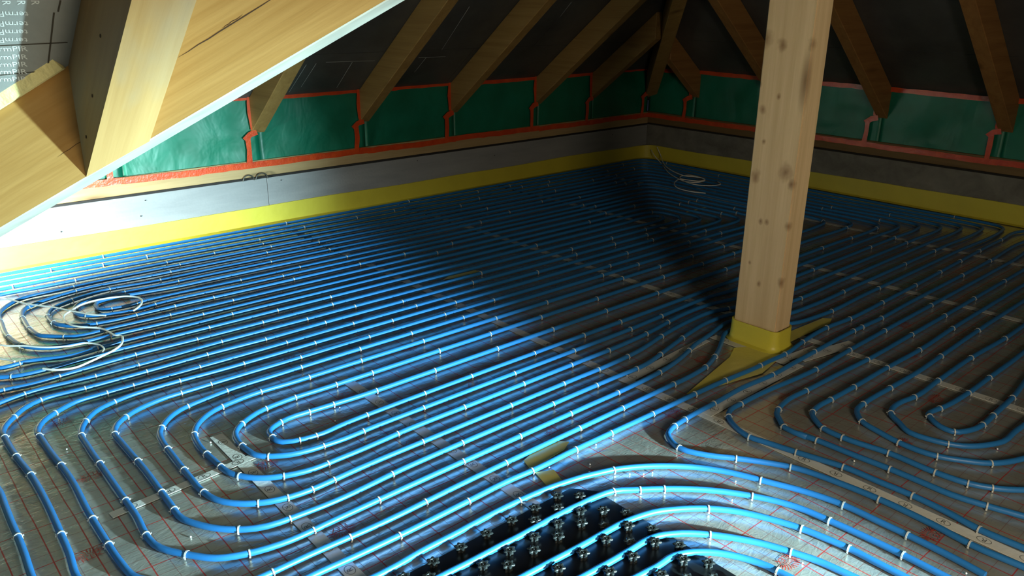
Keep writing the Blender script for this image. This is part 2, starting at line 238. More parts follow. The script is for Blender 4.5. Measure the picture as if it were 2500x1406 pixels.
 'V5': '2.949,0.630 2.884,0.657 2.823,0.697 2.770,0.765 2.730,0.838 2.721,0.961 2.744,1.057 2.761,1.112 2.797,1.154 2.849,1.184 2.918,1.189 3.127,1.183 3.351,1.175 3.622,1.179 4.072,1.186 4.372,1.186 4.972,1.186',
 'V6': '3.211,0.713 3.118,0.718 3.014,0.721 2.963,0.741 2.915,0.768 2.873,0.804 2.847,0.847 2.828,0.907 2.823,0.969 2.869,1.030 2.909,1.079 2.963,1.098 3.026,1.100 3.126,1.083 3.353,1.083 3.702,1.083 4.061,1.065 4.361,1.065 4.961,1.065',
 'V7': '3.611,0.839 3.426,0.822 3.304,0.819 3.198,0.817 3.104,0.815 3.016,0.829 2.951,0.870 2.956,0.915 2.994,0.965 3.020,0.985 3.059,0.984 3.110,0.973 3.325,0.955 3.551,0.953 3.826,0.949 3.961,0.950 4.261,0.950 4.861,0.950',
}
CLIPS = {
 'H8': '3.87 4.13 4.45 4.81 5.05 5.32 5.54 5.6 5.72 5.84 5.96 6.06 6.25 6.54 6.89 7.24 7.62 8.03',
 'H7': '3.86 4.11 4.5 4.86 5.33 5.6 5.76 5.95 6.09 6.26 6.39 6.52 6.7 6.87 7.22 7.52 7.85 8.26',
 'H6': '4.1 4.3 4.58 4.82 5.1 5.41 5.72 6.01 6.16 6.31 6.41 6.52 6.68 6.9 7.07 7.28 7.53 7.86 8.3 8.65',
 'H5': '4.48 4.78 4.98 5.19 5.48 5.9 6.26 6.34 6.42 6.51 6.72 6.89 7.06 7.23 7.4 7.57 7.9 8.19 8.47 8.78',
 'H4': '4.63 4.86 5.06 5.31 5.56 6.01 6.31 6.68 6.83 7.09 7.21 7.45 7.69 7.82 8.06 8.18 8.58 8.93 9.37 9.69',
 'H3': '4.94 5.23 5.51 5.78 6.04 6.3 6.64 6.87 7.06 7.24 7.42 7.64 7.92 8.16 8.27 8.43 8.69 8.96 9.3 9.72 10.11',
 'H2': '4.14 5.14 5.27 5.51 5.83 6.07 6.43 6.77 7.04 7.28 7.88 8.04 8.43 8.69 8.87 9.08 9.18 9.45 9.85 10.2 10.57',
 'H1': '4.05 4.25 4.5 4.69 4.88 5.12 5.32 5.58 5.81 5.99 6.2 6.47 6.73 8.02 8.43 8.59 8.76 8.92 9.06 9.22 9.46 9.72 9.99 10.3 10.75',
 'H0': '0.22 0.42 0.68 1.18 1.55 3.48 4.65 4.91 5.08 5.45 5.88 6.15',
 'G2': '0.65 0.74 0.82 1.1 1.34 1.56',
 'G3': '0.67 0.95 1.09',
 'G4': '0.44 0.67',
 'G5': '0.43',
 'T9': '4.71 4.83',
 'T8': '4.45 4.78 5.24 5.52',
 'T7': '3.98 4.18 4.37 4.55 4.78 4.89 5.12 5.33 5.59',
 'T6': '3.72 4.04 4.35 4.52 4.77 4.94 5.1 5.37 5.87',
 'T5': '3.71 4.14 4.54 4.69 4.93 6.1',
 'T4': '3.4 3.78 4.03 4.34 6.55',
 'T3': '',
 'T2': '1.45 1.7',
 'T1': '',
 'T0': '1.5',
 'S3': '0.44 1.27 1.62 1.92',
 'S2': '0.43 0.63 0.94 1.21 1.53 1.91',
 'V1': '0.14 0.42 0.71 0.89 1.09 1.26 1.33 1.52 1.93 2.29 2.66 2.74 2.93',
 'V2': '0.12 0.33 0.56 0.72 0.89 1.05 1.18 1.7 2.01 2.36 2.89',
 'V3': '0.1 0.4 0.66 0.88 1.02 1.25 1.74 2.18',
 'V4': '0.1 0.17 0.27 0.43 0.59 0.67 0.8 0.95 1.13 1.42 1.72 2.11',
 'V5': '0.14 0.31 0.44 0.61 0.77 0.99 1.48 1.93',
 'V6': '0.41 0.69 0.9 1.13 1.48 1.84',
 'V7': '0.19 0.41 0.52 0.67 0.8 0.9 1.13 1.35',
}
# ------------------------------------------------------------------ materials
M = {}
M['pipe'] = simple('blue_plastic', (0.017, 0.155, 0.42), 0.42, 0, 0.06, 3, 0, 40, 0.5)
M['clip'] = simple('white_clip_plastic', (0.52, 0.54, 0.52), 0.45)
M['cable'] = simple('white_cable', (0.82, 0.83, 0.8), 0.4)
M['black'] = simple('black_stud_plastic', (0.006, 0.007, 0.007), 0.32, 0, 0.1, 20)
M['stud'] = simple('black_stud_top', (0.02, 0.024, 0.024), 0.38, 0, 0.3, 60, 0.15, 300)
M['post'] = wood('pale_spruce', (0.52, 0.36, 0.19), (0.68, 0.50, 0.29), axis='Z', rough=0.55, rings=[(0.024, 1.337, 0.026), (-0.11, 1.347, 0.025), (0.099, 1.358, 0.034), (0.013, 1.129, 0.012), (0.081, 1.071, 0.019), (0.079, 0.783, 0.029), (-0.095, 0.776, 0.022), (-0.061, 0.823, 0.039), (0.029, 0.589, 0.014), (-0.001, 0.592, 0.014), (-0.105, 0.592, 0.019), (0.002, 0.302, 0.014), (-0.105, 0.333, 0.022), (0.109, 1.175, 0.014), (0.058, 0.938, 0.012), (0.06, 0.39, 0.009)])
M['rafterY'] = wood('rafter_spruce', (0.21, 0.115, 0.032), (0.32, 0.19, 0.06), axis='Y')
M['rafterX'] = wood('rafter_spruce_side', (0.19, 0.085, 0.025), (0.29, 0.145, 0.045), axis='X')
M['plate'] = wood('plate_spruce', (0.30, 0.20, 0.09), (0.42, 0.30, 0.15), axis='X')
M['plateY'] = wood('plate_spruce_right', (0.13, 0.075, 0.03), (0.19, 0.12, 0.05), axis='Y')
M['beam'] = wood('glulam_spruce', (0.35, 0.185, 0.05), (0.48, 0.285, 0.095), axis='X', rough=0.5)
M['beam2'] = wood('grey_stained_spruce', (0.30, 0.18, 0.065), (0.40, 0.26, 0.105), axis='Y', rough=0.5, stain=(0.27, 0.24, 0.17))
M['chamfer'] = simple('grey_underside', (0.34, 0.33, 0.28), 0.6, 0, 0.15, 9)  # paler grey for the underside of the diagonal beam
M['crack'] = simple('drying_crack', (0.05, 0.025, 0.01), 0.9)
M['yellow'] = simple('yellow_foam', (0.56, 0.48, 0.045), 0.42, 0, 0.05, 5, 0.15, 12)
M['yfilm'] = simple('yellow_film', (0.62, 0.54, 0.12), 0.3, 0, 0.08, 6, 0.2, 20)
M['felt'] = simple('black_felt', (0.015, 0.013, 0.012), 0.95)
M['tape_w'] = simple('white_tape', (0.58, 0.58, 0.53), 0.35, 0, 0.06, 12, 0.12, 60)
M['print'] = simple('grey_print', (0.10, 0.10, 0.09), 0.6)
M['red_print'] = simple('red_print', (0.36, 0.035, 0.02), 0.5)
M['foam'] = simple('foam_core', (0.62, 0.55, 0.25), 0.8, 0, 0.12, 30, 0.4, 60)
M['bead'] = simple('white_foam_bead', (0.9, 0.9, 0.9), 0.6)
M['wire'] = simple('dark_wire', (0.06, 0.06, 0.05), 0.35, 0.3)
M['letters'] = simple('pale_board_print', (0.50, 0.52, 0.50), 0.6)
M['seam'] = simple('board_joint', (0.03, 0.025, 0.015), 0.9)

def tape_mat():
    mt, nt, b = new_mat('orange_tape'); co = coords(nt)
    f = noise_tex(nt, co, 14, 3); L(nt, ramp(nt, f, [(0.3, (0.46, 0.040, 0.008)), (0.7, (0.60, 0.07, 0.012))]), b.inputs['Base Color'])
    b.inputs['Roughness'].default_value = 0.3; bump(nt, b, noise_tex(nt, co, 45, 3, 0.6), 0.5, 0.004); return mt
M['orange'] = tape_mat()
def membrane_mat():
    mt, nt, b = new_mat('green_membrane'); co = coords(nt)
    f = noise_tex(nt, co, 5, 4); L(nt, ramp(nt, f, [(0.3, (0.002, 0.115, 0.06)), (0.75, (0.004, 0.17, 0.10))]), b.inputs['Base Color'])
    b.inputs['Roughness'].default_value = 0.42
    w = noise_tex(nt, mapping(nt, co, (1, 1, 0.6)), 4, 3, 0.5, 1.2); bump(nt, b, w, 0.28, 0.03); return mt
M['green'] = membrane_mat()
def grey_mat(name, c1, c2, sc):
    mt, nt, b = new_mat(name); co = coords(nt)
    f = noise_tex(nt, mapping(nt, co, sc), 3, 6, 0.65, 0.4); L(nt, ramp(nt, f, [(0.3, c1), (0.7, c2)]), b.inputs['Base Color'])
    b.inputs['Roughness'].default_value = 0.7; bump(nt, b, noise_tex(nt, co, 60, 4), 0.15, 0.004); return mt
M['board'] = grey_mat('grey_board', (0.20, 0.205, 0.21), (0.27, 0.275, 0.275), (0.5, 3, 3))
M['concrete'] = grey_mat('mottled_concrete', (0.10, 0.095, 0.08), (0.21, 0.20, 0.175), (1, 1.6, 2.2))
def roof_foil():
    mt, nt, b = new_mat('foil_faced_board'); co = coords(nt)
    f = noise_tex(nt, co, 2.2, 5, 0.6); L(nt, ramp(nt, f, [(0.3, (0.08, 0.08, 0.08)), (0.7, (0.15, 0.15, 0.145))]), b.inputs['Base Color'])
    b.inputs['Metallic'].default_value = 0.55; b.inputs['Roughness'].default_value = 0.42
    bump(nt, b, noise_tex(nt, co, 35, 4), 0.25, 0.003); return mt
M['roof'] = roof_foil()
M['pir'] = grey_mat('printed_board_face', (0.15, 0.16, 0.15), (0.22, 0.225, 0.21), (1, 1, 1))
def floor_foil():
    """metallised foil under clear film with a printed red 5 cm grid"""
    mt, nt, b = new_mat('grid_foil'); co = coords(nt)
    wob = noise_tex(nt, co, 3.2, 2)
    sx = N(nt, 'ShaderNodeSeparateXYZ'); L(nt, co, sx.inputs[0])
    wv = math_n(nt, 'MULTIPLY', math_n(nt, 'SUBTRACT', wob, 0.5), 0.012)
    def lines(c, off, per, half):
        v = math_n(nt, 'ADD', math_n(nt, 'SUBTRACT', c, off), wv)
        d = math_n(nt, 'ABSOLUTE', math_n(nt, 'SUBTRACT', math_n(nt, 'FRACT', math_n(nt, 'ADD', math_n(nt, 'DIVIDE', v, per), 0.5)), 0.5))
        return math_n(nt, 'LESS_THAN', d, half / per)
    bold = math_n(nt, 'MAXIMUM', lines(sx.outputs[0], 0.0645, 0.1, 0.0019), lines(sx.outputs[1], 0.0405, 0.2, 0.0017))
    thin = math_n(nt, 'MAXIMUM', lines(sx.outputs[0], 0.0145, 0.1, 0.0009), lines(sx.outputs[1], 0.0405, 0.05, 0.0009))
    msk = math_n(nt, 'MAXIMUM', math_n(nt, 'MULTIPLY', bold, 0.95), math_n(nt, 'MULTIPLY', thin, 0.8))
    f = noise_tex(nt, co, 6, 4)
    base = ramp(nt, f, [(0.3, (0.40, 0.405, 0.36)), (0.7, (0.54, 0.545, 0.49))])
    mx = N(nt, 'ShaderNodeMixRGB'); L(nt, msk, mx.inputs[0]); L(nt, base, mx.inputs[1])
    m3 = N(nt, 'ShaderNodeMixRGB'); L(nt, bold, m3.inputs[0]); m3.inputs[1].default_value = (0.13, 0.03, 0.025, 1); m3.inputs[2].default_value = (0.34, 0.02, 0.015, 1)
    L(nt, m3.outputs[0], mx.inputs[2]); L(nt, mx.outputs[0], b.inputs['Base Color'])
    L(nt, math_n(nt, 'MULTIPLY', math_n(nt, 'SUBTRACT', 1.0, msk), 0.62), b.inputs['Metallic'])
    b.inputs['Roughness'].default_value = 0.27
    b.inputs['Coat Weight'].default_value = 0.25; b.inputs['Coat Roughness'].default_value = 0.12
    w1 = noise_tex(nt, co, 7, 3, 0.5, 1.0); w2 = noise_tex(nt, mapping(nt, co, (1, 2.2, 1)), 24, 3, 0.55, 1.5)
    h = math_n(nt, 'ADD', math_n(nt, 'MULTIPLY', w1, 0.8), math_n(nt, 'MULTIPLY', w2, 0.2))
    bump(nt, b, h, 0.42, 0.012)
    return mt
M['foil'] = floor_foil()

# ------------------------------------------------------------------ floor
XW, YW = 6.42, 5.22
bm = bmesh.new(); box(bm, (-2.6, -1.65, -0.12), (6.75, 5.55, -0.004))
floor = structure(link('floor', bm, simple('floor_insulation', (0.5, 0.5, 0.46), 0.8, 0, 0.1)))
seams = [-2.55, -1.55, -0.55, 0.44, 1.475, 2.37, 3.36, 4.40, 5.42, 6.44]
for i in range(len(seams) - 1):
    x0, x1 = seams[i] - 0.0, seams[i + 1]
    nx, ny = 14, 90; z0 = 0.0
    vs = []; fs = []
    for a in range(nx + 1):
        for b_ in range(ny + 1):
            x = x0 + (x1 - x0) * a / nx; y = -1.63 + (YW + 1.63) * b_ / ny
            z = z0 - 0.0016 + 0.0016 * noise.noise(Vector((x * 4, y * 4, 0.3)))
            vs.append((x, y, z))
    for a in range(nx):
        for b_ in range(ny):
            k = a * (ny + 1) + b_; fs.append((k, k + ny + 1, k + ny + 2, k + 1))
    me = bpy.data.meshes.new('foil_sheet'); me.from_pydata(vs, [], fs); smooth(me, 80)
    link('foil_sheet', me, M['foil'], floor)

def strip2d(p0, p1, w, z=0.0006, t=0.0005, n=1, wob=0.0):
    """thin strip lying on the floor between two points"""
    a = Vector((p0[0], p0[1], 0)); b = Vector((p1[0], p1[1], 0)); d = (b - a); s = Vector((-d.y, d.x, 0)).normalized() * (w / 2)
    bm = bmesh.new(); n = max(n, int(d.length / 0.08)); top = []; 
    for i in range(n + 1):
        c = a + d * (i / n) + s.normalized() * (wob * noise.noise(Vector((c_seed(), i * 0.6, 0)))) if wob else a + d * (i / n)
        top.append((bm.verts.new(c + s + Vector((0, 0, z + t))), bm.verts.new(c - s + Vector((0, 0, z + t)))))
    bot = [(bm.verts.new(l.co - Vector((0, 0, t + 0.001))), bm.verts.new(r.co - Vector((0, 0, t + 0.001)))) for l, r in top]
    for i in range(n):
        (l0, r0), (l1, r1) = top[i], top[i + 1]; (bl0, br0), (bl1, br1) = bot[i], bot[i + 1]
        bm.faces.new((r0, r1, l1, l0)); bm.faces.new((l0, l1, bl1, bl0)); bm.faces.new((br0, br1, r1, r0))
    bm.faces.new((top[0][0], bot[0][0], bot[0][1], top[0][1])); bm.faces.new((top[-1][1], bot[-1][1], bot[-1][0], top[-1][0]))
    return bm
def c_seed(): return 3.3
def oval_print():
    bm = bmesh.new(); n = 28
    for ra, rb in ((0.021, 0.0150), (0.0187, 0.0127)):
        pass
    o_ = [bm.verts.new((0.021 * math.cos(2*math.pi*k/n), 0.0150 * math.sin(2*math.pi*k/n), 0)) for k in range(n)]
    i_ = [bm.verts.new((0.0192 * math.cos(2*math.pi*k/n), 0.0132 * math.sin(2*math.pi*k/n), 0)) for k in range(n)]
    for k in range(n): bm.faces.new((o_[k], o_[(k+1) % n], i_[(k+1) % n], i_[k]))
    add_mesh(bm, text_mesh('R', 0.026))
    me = bpy.data.meshes.new('tape_print'); bm.to_mesh(me); bm.free(); me.materials.append(M['print']); return me
OV = oval_print()
TZ = [0.0006]
def tape(p0, p1, w=0.046, prints=True, z=None, pitch=0.115):
    z = TZ[0]; TZ[0] += 0.00022
    bm = strip2d(p0, p1, w, z)
    o = link('joint_tape', bm, M['tape_w'], floor)
    if prints:
        d = Vector((p1[0] - p0[0], p1[1] - p0[1], 0)); n = int(d.length / pitch)
        for i in range(n):
            c = Vector((p0[0], p0[1], 0)) + d * ((i + 0.5) / n)
            if c.x > 4.0 or c.y > 2.6: continue
            q = link('tape_print', OV, None, o, (c.x, c.y, z + 0.0008)); q.rotation_euler = (0, 0, math.atan2(d.y, d.x) + (math.pi if i % 2 else 0))
    return o
tape((1.475, -1.5), (1.475, 2.75)); tape((2.37, -1.6), (2.372, 0.96)); tape((2.372, 0.96), (2.375, 5.2), z=0.0009)
for X in (3.36, 4.40, 5.42): tape((X, -1.6), (X, 5.2))
tape((0.876, 1.6), (0.885, 2.62))
tape((0.45, 2.36), (0.93, 2.40), 0.035)
tape((2.38, 1.555), (3.07, 1.56), 0.05); tape((2.345, 1.945), (2.98, 1.99), 0.05)
tape((3.04, 1.60), (3.04, 1.99), 0.05, z=0.0012)
tape((3.12, 1.585), (3.48, 1.515), 0.06); tape((3.02, 1.635), (3.30, 1.60), 0.045, z=0.0012)
# printed emblem: fan of strokes over a word
def emblem():
    bm = bmesh.new()
    for k in range(13):
        a = math.radians(12 + k * 13); r0, r1 = 0.020, 0.036; w = 0.0011
        c, s = math.cos(a), math.sin(a); ex = 1.35
        v = [bm.verts.new((ex * (c * r0 - s * w), s * r0 + c * w, 0)), bm.verts.new((ex * (c * r1 - s * w), s * r1 + c * w, 0)),
             bm.verts.new((ex * (c * r1 + s * w), s * r1 - c * w, 0)), bm.verts.new((ex * (c * r0 + s * w), s * r0 - c * w, 0))]
        bm.faces.new(v)
    add_mesh(bm, text_mesh('FLEX', 0.026), Matrix.Translation((0, -0.010, 0)))
    add_mesh(bm, text_mesh('SYSTEM', 0.017), Matrix.Translation((0, 0.008, 0)))
    bmesh.ops.recalc_face_normals(bm, faces=bm.faces[:])
    me = bpy.data.meshes.new('printed_emblem'); bm.to_mesh(me); bm.free(); me.materials.append(M['red_print']); return me
EM = emblem(); sheets = [o for o in floor.children if o.name.startswith('foil_sheet')]
spots = [(0.95, 1.845), (0.465, 2.64), (0.935, 2.33), (1.86, 1.39), (1.84, 0.89), (0.35, 2.2), (0.485, 3.1), (0.95, 2.81), (0.95, 3.28), (1.40, 2.12), (1.40, 2.60), (1.85, 1.86), (1.86, 2.34), (1.86, 2.82), (1.4, 3.07), (2.75, 1.42), (2.77, 2.34), (2.29, 1.63), (2.75, 0.95), (2.28, 0.66), (2.79, 1.86), (2.30, 2.57), (0.96, 3.76), (3.55, 1.27), (3.2, 1.02), (3.9, 1.45), (1.86, 3.3)]
for i, (x, y) in enumerate(spots):
    sh = next(s for s, a, b_ in zip(sheets, seams, seams[1:]) if a <= x < b_)
    o = link('printed_emblem', EM, None, sh, (x, y, 0.0012)); o.rotation_euler = (0, 0, math.pi if x < 2.2 and i != 5 else 0.1)
# yellow film scraps and skirt pieces on the foil, one also painting the collar's reflection
def film(poly, name, label=None, cat=None, z=0.0038, par=None, mat='yfilm'):
    bm = bmesh.new(); slab(bm, [(x, y, z) for x, y in poly], (0, 0, 1), 0.0006)
    o = link(name, bm, M[mat], par)
    if label: tag(o, label, cat)
    return o
film([(1.60, 1.705), (1.78, 1.725), (1.83, 1.75), (1.80, 1.785), (1.72, 1.795), (1.62, 1.765)], 'film_scrap', 'yellow film scrap lying between pipes left of the black stud plate, upper of two', 'scrap')
film([(1.575, 1.60), (1.63, 1.575), (1.66, 1.655), (1.60, 1.685)], 'film_scrap', 'small pale yellow film scrap touching the tip of the black stud plate', 'scrap')
film([(2.54, 3.468), (2.60, 3.450), (2.80, 3.450), (2.79, 3.485), (2.60, 3.495)], 'film_scrap', 'long yellow film scrap between the pipes in the middle of the floor', 'scrap')
film([(4.86, 3.53), (4.90, 3.55), (5.18, 3.55), (5.2, 3.525)], 'film_scrap', 'thin yellow film scrap far back in the dark in front of the cable coil', 'scrap')

# ------------------------------------------------------------------ heating pipes
PR = 0.0102
def on_plate(x, y):
    return 0.86 < x < 1.70 and 0.74 < y < 1.56
def zc(x, y, k=0.0):
    z = PR + 0.0012 + 0.0014 * (0.5 + 0.5 * noise.noise(Vector((x * 2.1, y * 2.1, k))))
    fx = max(0, min(1, (1.76 - x) / 0.06)) * max(0, min(1, (x - 0.80) / 0.06)) * max(0, min(1, (1.60 - y) / 0.05)) * max(0, min(1, (y - 0.68) / 0.06))
    return z + 0.0035 * fx
def clip_mesh():
    bm = bmesh.new(); n = 12; ri, ro, w = PR + 0.0003, PR + 0.0021, 0.0024
    prof = []
    for k in range(n + 1):
        a = math.radians(-8 + 196 * k / n); prof.append((math.cos(a), math.sin(a)))
    rows = []
    for c, s in prof:
        rows.append([bm.verts.new((-w, ri*c, ri*s)), bm.verts.new((w, ri*c, ri*s)), bm.verts.new((w, ro*c, ro*s)), bm.verts.new((-w, ro*c, ro*s))])
    for sgn, row in ((1, rows[0]), (-1, rows[-1])):
        leg = [bm.verts.new((v.co.x, v.co.y, -PR - 0.0004)) for v in row]
        r0, r1 = (leg, row)
        for k in range(4): bm.faces.new((r0[k], r0[(k+1) % 4], r1[(k+1) % 4], r1[k]))
        bm.faces.new(leg)
    for i in range(n):
        for k in range(4): bm.faces.new((rows[i][k], rows[i][(k+1) % 4], rows[i+1][(k+1) % 4], rows[i+1][k]))
    # small barb ears at the shoulders
    for sg in (1, -1):
        y0 = sg * (PR + 0.0012)
        box(bm, (-0.0016, min(y0, y0 + sg * 0.0045), -0.0022), (0.0016, max(y0, y0 + sg * 0.0045), -0.0008))
        box(bm, (-0.0016, min(y0 + sg*0.0026, y0 + sg * 0.0045), -0.0022), (0.0016, max(y0+ sg*0.0026, y0 + sg * 0.0045), 0.0018))
    bmesh.ops.recalc_face_normals(bm, faces=bm.faces[:])
    me = bpy.data.meshes.new('pipe_clip'); bm.to_mesh(me); bm.free(); smooth(me, 35); me.materials.append(M['clip']); return me
CLIP = clip_mesh()
LABELS = {
 'H8': 'blue heating pipe bent into the innermost bright hairpin at front left',
 'H7': 'blue heating pipe hairpin wrapped directly around the innermost hairpin at front left',
 'H6': 'blue heating pipe, third hairpin out from the centre at front left',
 'H5': 'blue heating pipe, fourth hairpin out from the centre at front left',
 'H4': 'blue heating pipe, fifth hairpin out from the centre at front left',
 'H3': 'blue heating pipe, sixth and last complete hairpin at front left',
 'H2': 'blue heating pipe, rightmost of three dark runs leaving the picture at lower left',
 'H1': 'blue heating pipe, middle dark run at lower left, returning in front of the post collar',
 'H0': 'blue heating pipe, leftmost dark run at lower left, returning along the stud plate edge',
 'G2': 'bright blue heating pipe arching over the tip of the black stud plate',
 'G3': 'bright blue heating pipe, second arc from the tip of the black stud plate',
 'G4': 'bright blue heating pipe, third arc from the tip of the black stud plate',
 'G5': 'bright blue heating pipe, shortest arc at the right corner of the black stud plate',
 'T9': 'blue heating pipe, smallest hairpin inside the white cable loop at the left',
 'T8': 'blue heating pipe hairpin around the smallest one under the white cable at the left',
 'T7': 'blue heating pipe, third hairpin out at far left, beneath the crossing of white cables',
 'T6': 'blue heating pipe, fourth hairpin out at far left, its dark bend held by two clips',
 'T5': 'blue heating pipe, fifth hairpin at far left, its bend cut by the picture edge',
 'T4': 'blue heating pipe, fifth run from the yellow strip on the left wall',
 'T3': 'straight blue heating pipe, fourth run from the yellow strip on the left wall',
 'T2': 'straight blue heating pipe, third run from the yellow strip on the left wall',
 'T1': 'straight blue heating pipe, second run from the yellow strip on the left wall',
 'T0': 'straight blue heating pipe lying closest along the yellow strip of the left wall',
 'S3': 'blue heating pipe at left passing just under the hooked white cable end',
 'S2': 'blue heating pipe entering at the left edge, next below the one under the cable end',
 'V1': 'dark blue heating pipe, outermost bend before the post, running to the lower right corner',
 'V2': 'dark blue heating pipe, second nested bend at right, beside the printed white tape',
 'V3': 'dark blue heating pipe, third nested bend right of the post',
 'V4': 'dark blue heating pipe, fourth nested bend right of the post',
 'V5': 'dark blue heating pipe, fifth nested bend right of the post',
 'V6': 'dark blue heating pipe, bend wrapped directly around the innermost U at the right',
 'V7': 'dark blue heating pipe forming the innermost complete U at the right',
}
for k in range(1, 8):
    q = pts2(PATHS['V%d' % k])[:-2]; y = q[-1][1]; xr = 6.26 - 0.1 * k
    xs = q[-1][0] + 0.45
    while xs < xr - 0.35: q.append((xs, y)); xs += 0.7
    q += [(xr - 0.12 + 0.12 * math.sin(a), y - 0.12 + 0.12 * math.cos(a)) for a in (0, .4, .8, 1.2, math.pi/2)] + [(xr, y - 0.5)]
    PATHS['V%d' % k] = ' '.join('%.3f,%.3f' % p for p in q)
for key, s in PATHS.items():
    P2 = pts2(s); 
    if key[0] in 'GV' :
        a, b_ = Vector(P2[0]), Vector(P2[1]); e = a + (a - b_).normalized() * 0.22; P2 = [tuple(e)] + P2
    if key[0] == 'G' or key == 'V1':
        pass
    if key[0] == 'G':
        a, b_ = Vector(P2[-1]), Vector(P2[-2]); e = a + (a - b_).normalized() * 0.22; P2 = P2 + [tuple(e)]
    cp = catmull([Vector((x, y, 0)) for x, y in P2], 0.035)
    kk = (hash(key[0]) % 7) * 0 + ord(key[0]) * 0.37 + int(key[1]) * 1.9
    pts = [Vector((p.x, p.y, zc(p.x, p.y, kk))) for p in cp]
    c0 = pts[len(pts) // 2]
    me = tube(pts, PR, 12)
    o = link('heating_pipe', me, M['pipe']); tag(o, LABELS[key], 'pipe', 'underfloor heating pipes')
    # arclength table
    acc = [0.0]
    for i in range(1, len(cp)): acc.append(acc[-1] + (cp[i] - cp[i-1]).length)
    off = 0.22 if key[0] in 'GV' else 0.0
    stops = [float(v) + off for v in CLIPS[key].split()] if CLIPS[key] else []
    s_ = 0.15
    while s_ < acc[-1] - 0.15:
        if all(abs(s_ - t) > 0.28 for t in stops):
            i = min(range(len(acc)), key=lambda j: abs(acc[j] - s_)); p = cp[i]
            far = math.hypot(p.x, p.y)
            if (far > 3.2 and (p.y > 3.9 or p.x > 2.6)) and random.random() < (0.45 if far < 5 else 0.3): stops.append(s_)
        s_ += 0.31 + random.random() * 0.14
    for t in stops:
        i = min(max(1, next((j for j in range(len(acc)) if acc[j] >= t), len(acc) - 2)), len(pts) - 2)
        f = (t - acc[i-1]) / max(1e-6, acc[i] - acc[i-1]); p = pts[i-1].lerp(pts[i], max(0, min(1, f)))
        d = pts[i] - pts[i-1]
        c = link('pipe_clip', CLIP, None, o, p); c.rotation_euler = (0, 0, math.atan2(d.y, d.x))

# ------------------------------------------------------------------ cables
def cable(name, s, zs, r, label, flat=1.0):
    P2 = pts2(s); n = len(P2)
    if callable(zs): P3 = [Vector((x, y, zs(i / (n - 1)))) for i, (x, y) in enumerate(P2)]
    else: P3 = [Vector((x, y, zs)) for x, y in P2]
    o = link(name, tube(catmull(P3, 0.02), r, 8, flat), M['cable']); tag(o, label, 'cable'); return o
zt = 2 * PR + 0.007
cable('cable', '0.25,5.00 0.38,4.85 0.50,4.72 0.608,4.559 0.648,4.480 0.683,4.417 0.742,4.333 0.797,4.221 0.832,4.152 0.856,4.103 0.913,4.036', lambda t: zt + 0.004 + 0.05 * max(0, 1 - t * 3), 0.0042, 'white cable arm crossing the cable loop at left and ending in a point')
cable('cable', '1.042,4.030 1.077,4.066 1.110,4.121 1.123,4.180 1.111,4.226 1.082,4.262 1.025,4.290 0.949,4.303 0.875,4.289 0.806,4.228 0.761,4.180 0.745,4.111 0.747,4.049 0.764,3.999 0.812,3.937 0.845,3.897 0.864,3.826 0.879,3.751 0.893,3.735 0.886,3.686 0.856,3.622 0.815,3.584 0.760,3.554 0.694,3.522 0.645,3.504 0.604,3.513 0.564,3.543 0.537,3.580', zt, 0.0048, 'white cable curling in a loop and a long S over the left pipes')
cable('cable', '0.36,4.30 0.40,4.15 0.43,4.02 0.47,3.95 0.533,3.895 0.575,3.841 0.616,3.804 0.689,3.763 0.750,3.752 0.776,3.720 0.792,3.669 0.790,3.627 0.778,3.602', zt - 0.001, 0.0042, 'white cable sagging from the left edge to a hooked end below the S curve')
cable('cable', '0.30,3.90 0.36,3.87 0.402,3.850 0.419,3.815 0.443,3.778 0.462,3.739', zt - 0.001, 0.0042, 'short white cable end poking in from the left edge of the picture')
cable('cable', '6.36,5.10 6.297,5.003 6.265,4.920 5.998,4.627 5.848,4.460 5.734,4.280 5.683,4.169 5.704,4.080 5.837,4.065 5.923,4.171 5.918,4.302 5.842,4.318 5.707,4.205 5.659,4.116 5.645,4.011 5.728,3.902 5.818,3.890 5.894,3.968', lambda t: zt + 0.07 * max(0, 1 - t * 9), 0.0042, 'thin white cable from the far corner coiled at the right of the heap')
cable('cable', '6.40,5.06 6.381,5.003 6.203,4.819 5.967,4.554 5.860,4.358 5.834,4.266 5.874,4.188 5.860,4.081 5.748,4.061 5.711,4.146 5.696,4.215 5.584,4.186 5.471,4.111 5.373,3.984 5.364,3.844 5.405,3.744', lambda t: zt + 0.009 + 0.09 * max(0, 1 - t * 9), 0.0042, 'thin white cable from the far corner whose free end hooks out forward')

# ------------------------------------------------------------------ black stud plate
def stud_mesh(h):
    bm = bmesh.new(); n = 36; lobes = 6
    def ring(r, z, amp):
        return [bm.verts.new((r * (1 + amp * math.cos(lobes * a)) * math.cos(a), r * (1 + amp * math.cos(lobes * a)) * math.sin(a), z)) for a in (2 * math.pi * k / n for k in range(n))]
    rs = [ring(0.0110, 0.0, 0.20), ring(0.0100, h * 0.66, 0.20), ring(0.0162, h * 0.78, 0.20), ring(0.0170, h * 0.93, 0.20), ring(0.0154, h, 0.20), ring(0.0085, h + 0.0002, 0.10), ring(0.0068, h - 0.0022, 0.0), ring(0.0030, h - 0.0022, 0.0), ring(0.0024, h + 0.0002, 0.0)]
    for a, b in zip(rs, rs[1:]):
        for k in range(n): bm.faces.new((a[k], a[(k+1) % n], b[(k+1) % n], b[k]))
    bm.faces.new(rs[-1])
    me = bpy.data.meshes.new('stud'); bm.to_mesh(me); bm.free(); smooth(me, 45); me.materials.append(M['stud']); return me
plate = empty('stud_plate', (1.30, 1.15, 0))
tag(plate, 'black plastic plate covered with flower shaped studs under the front pipes', 'plate')
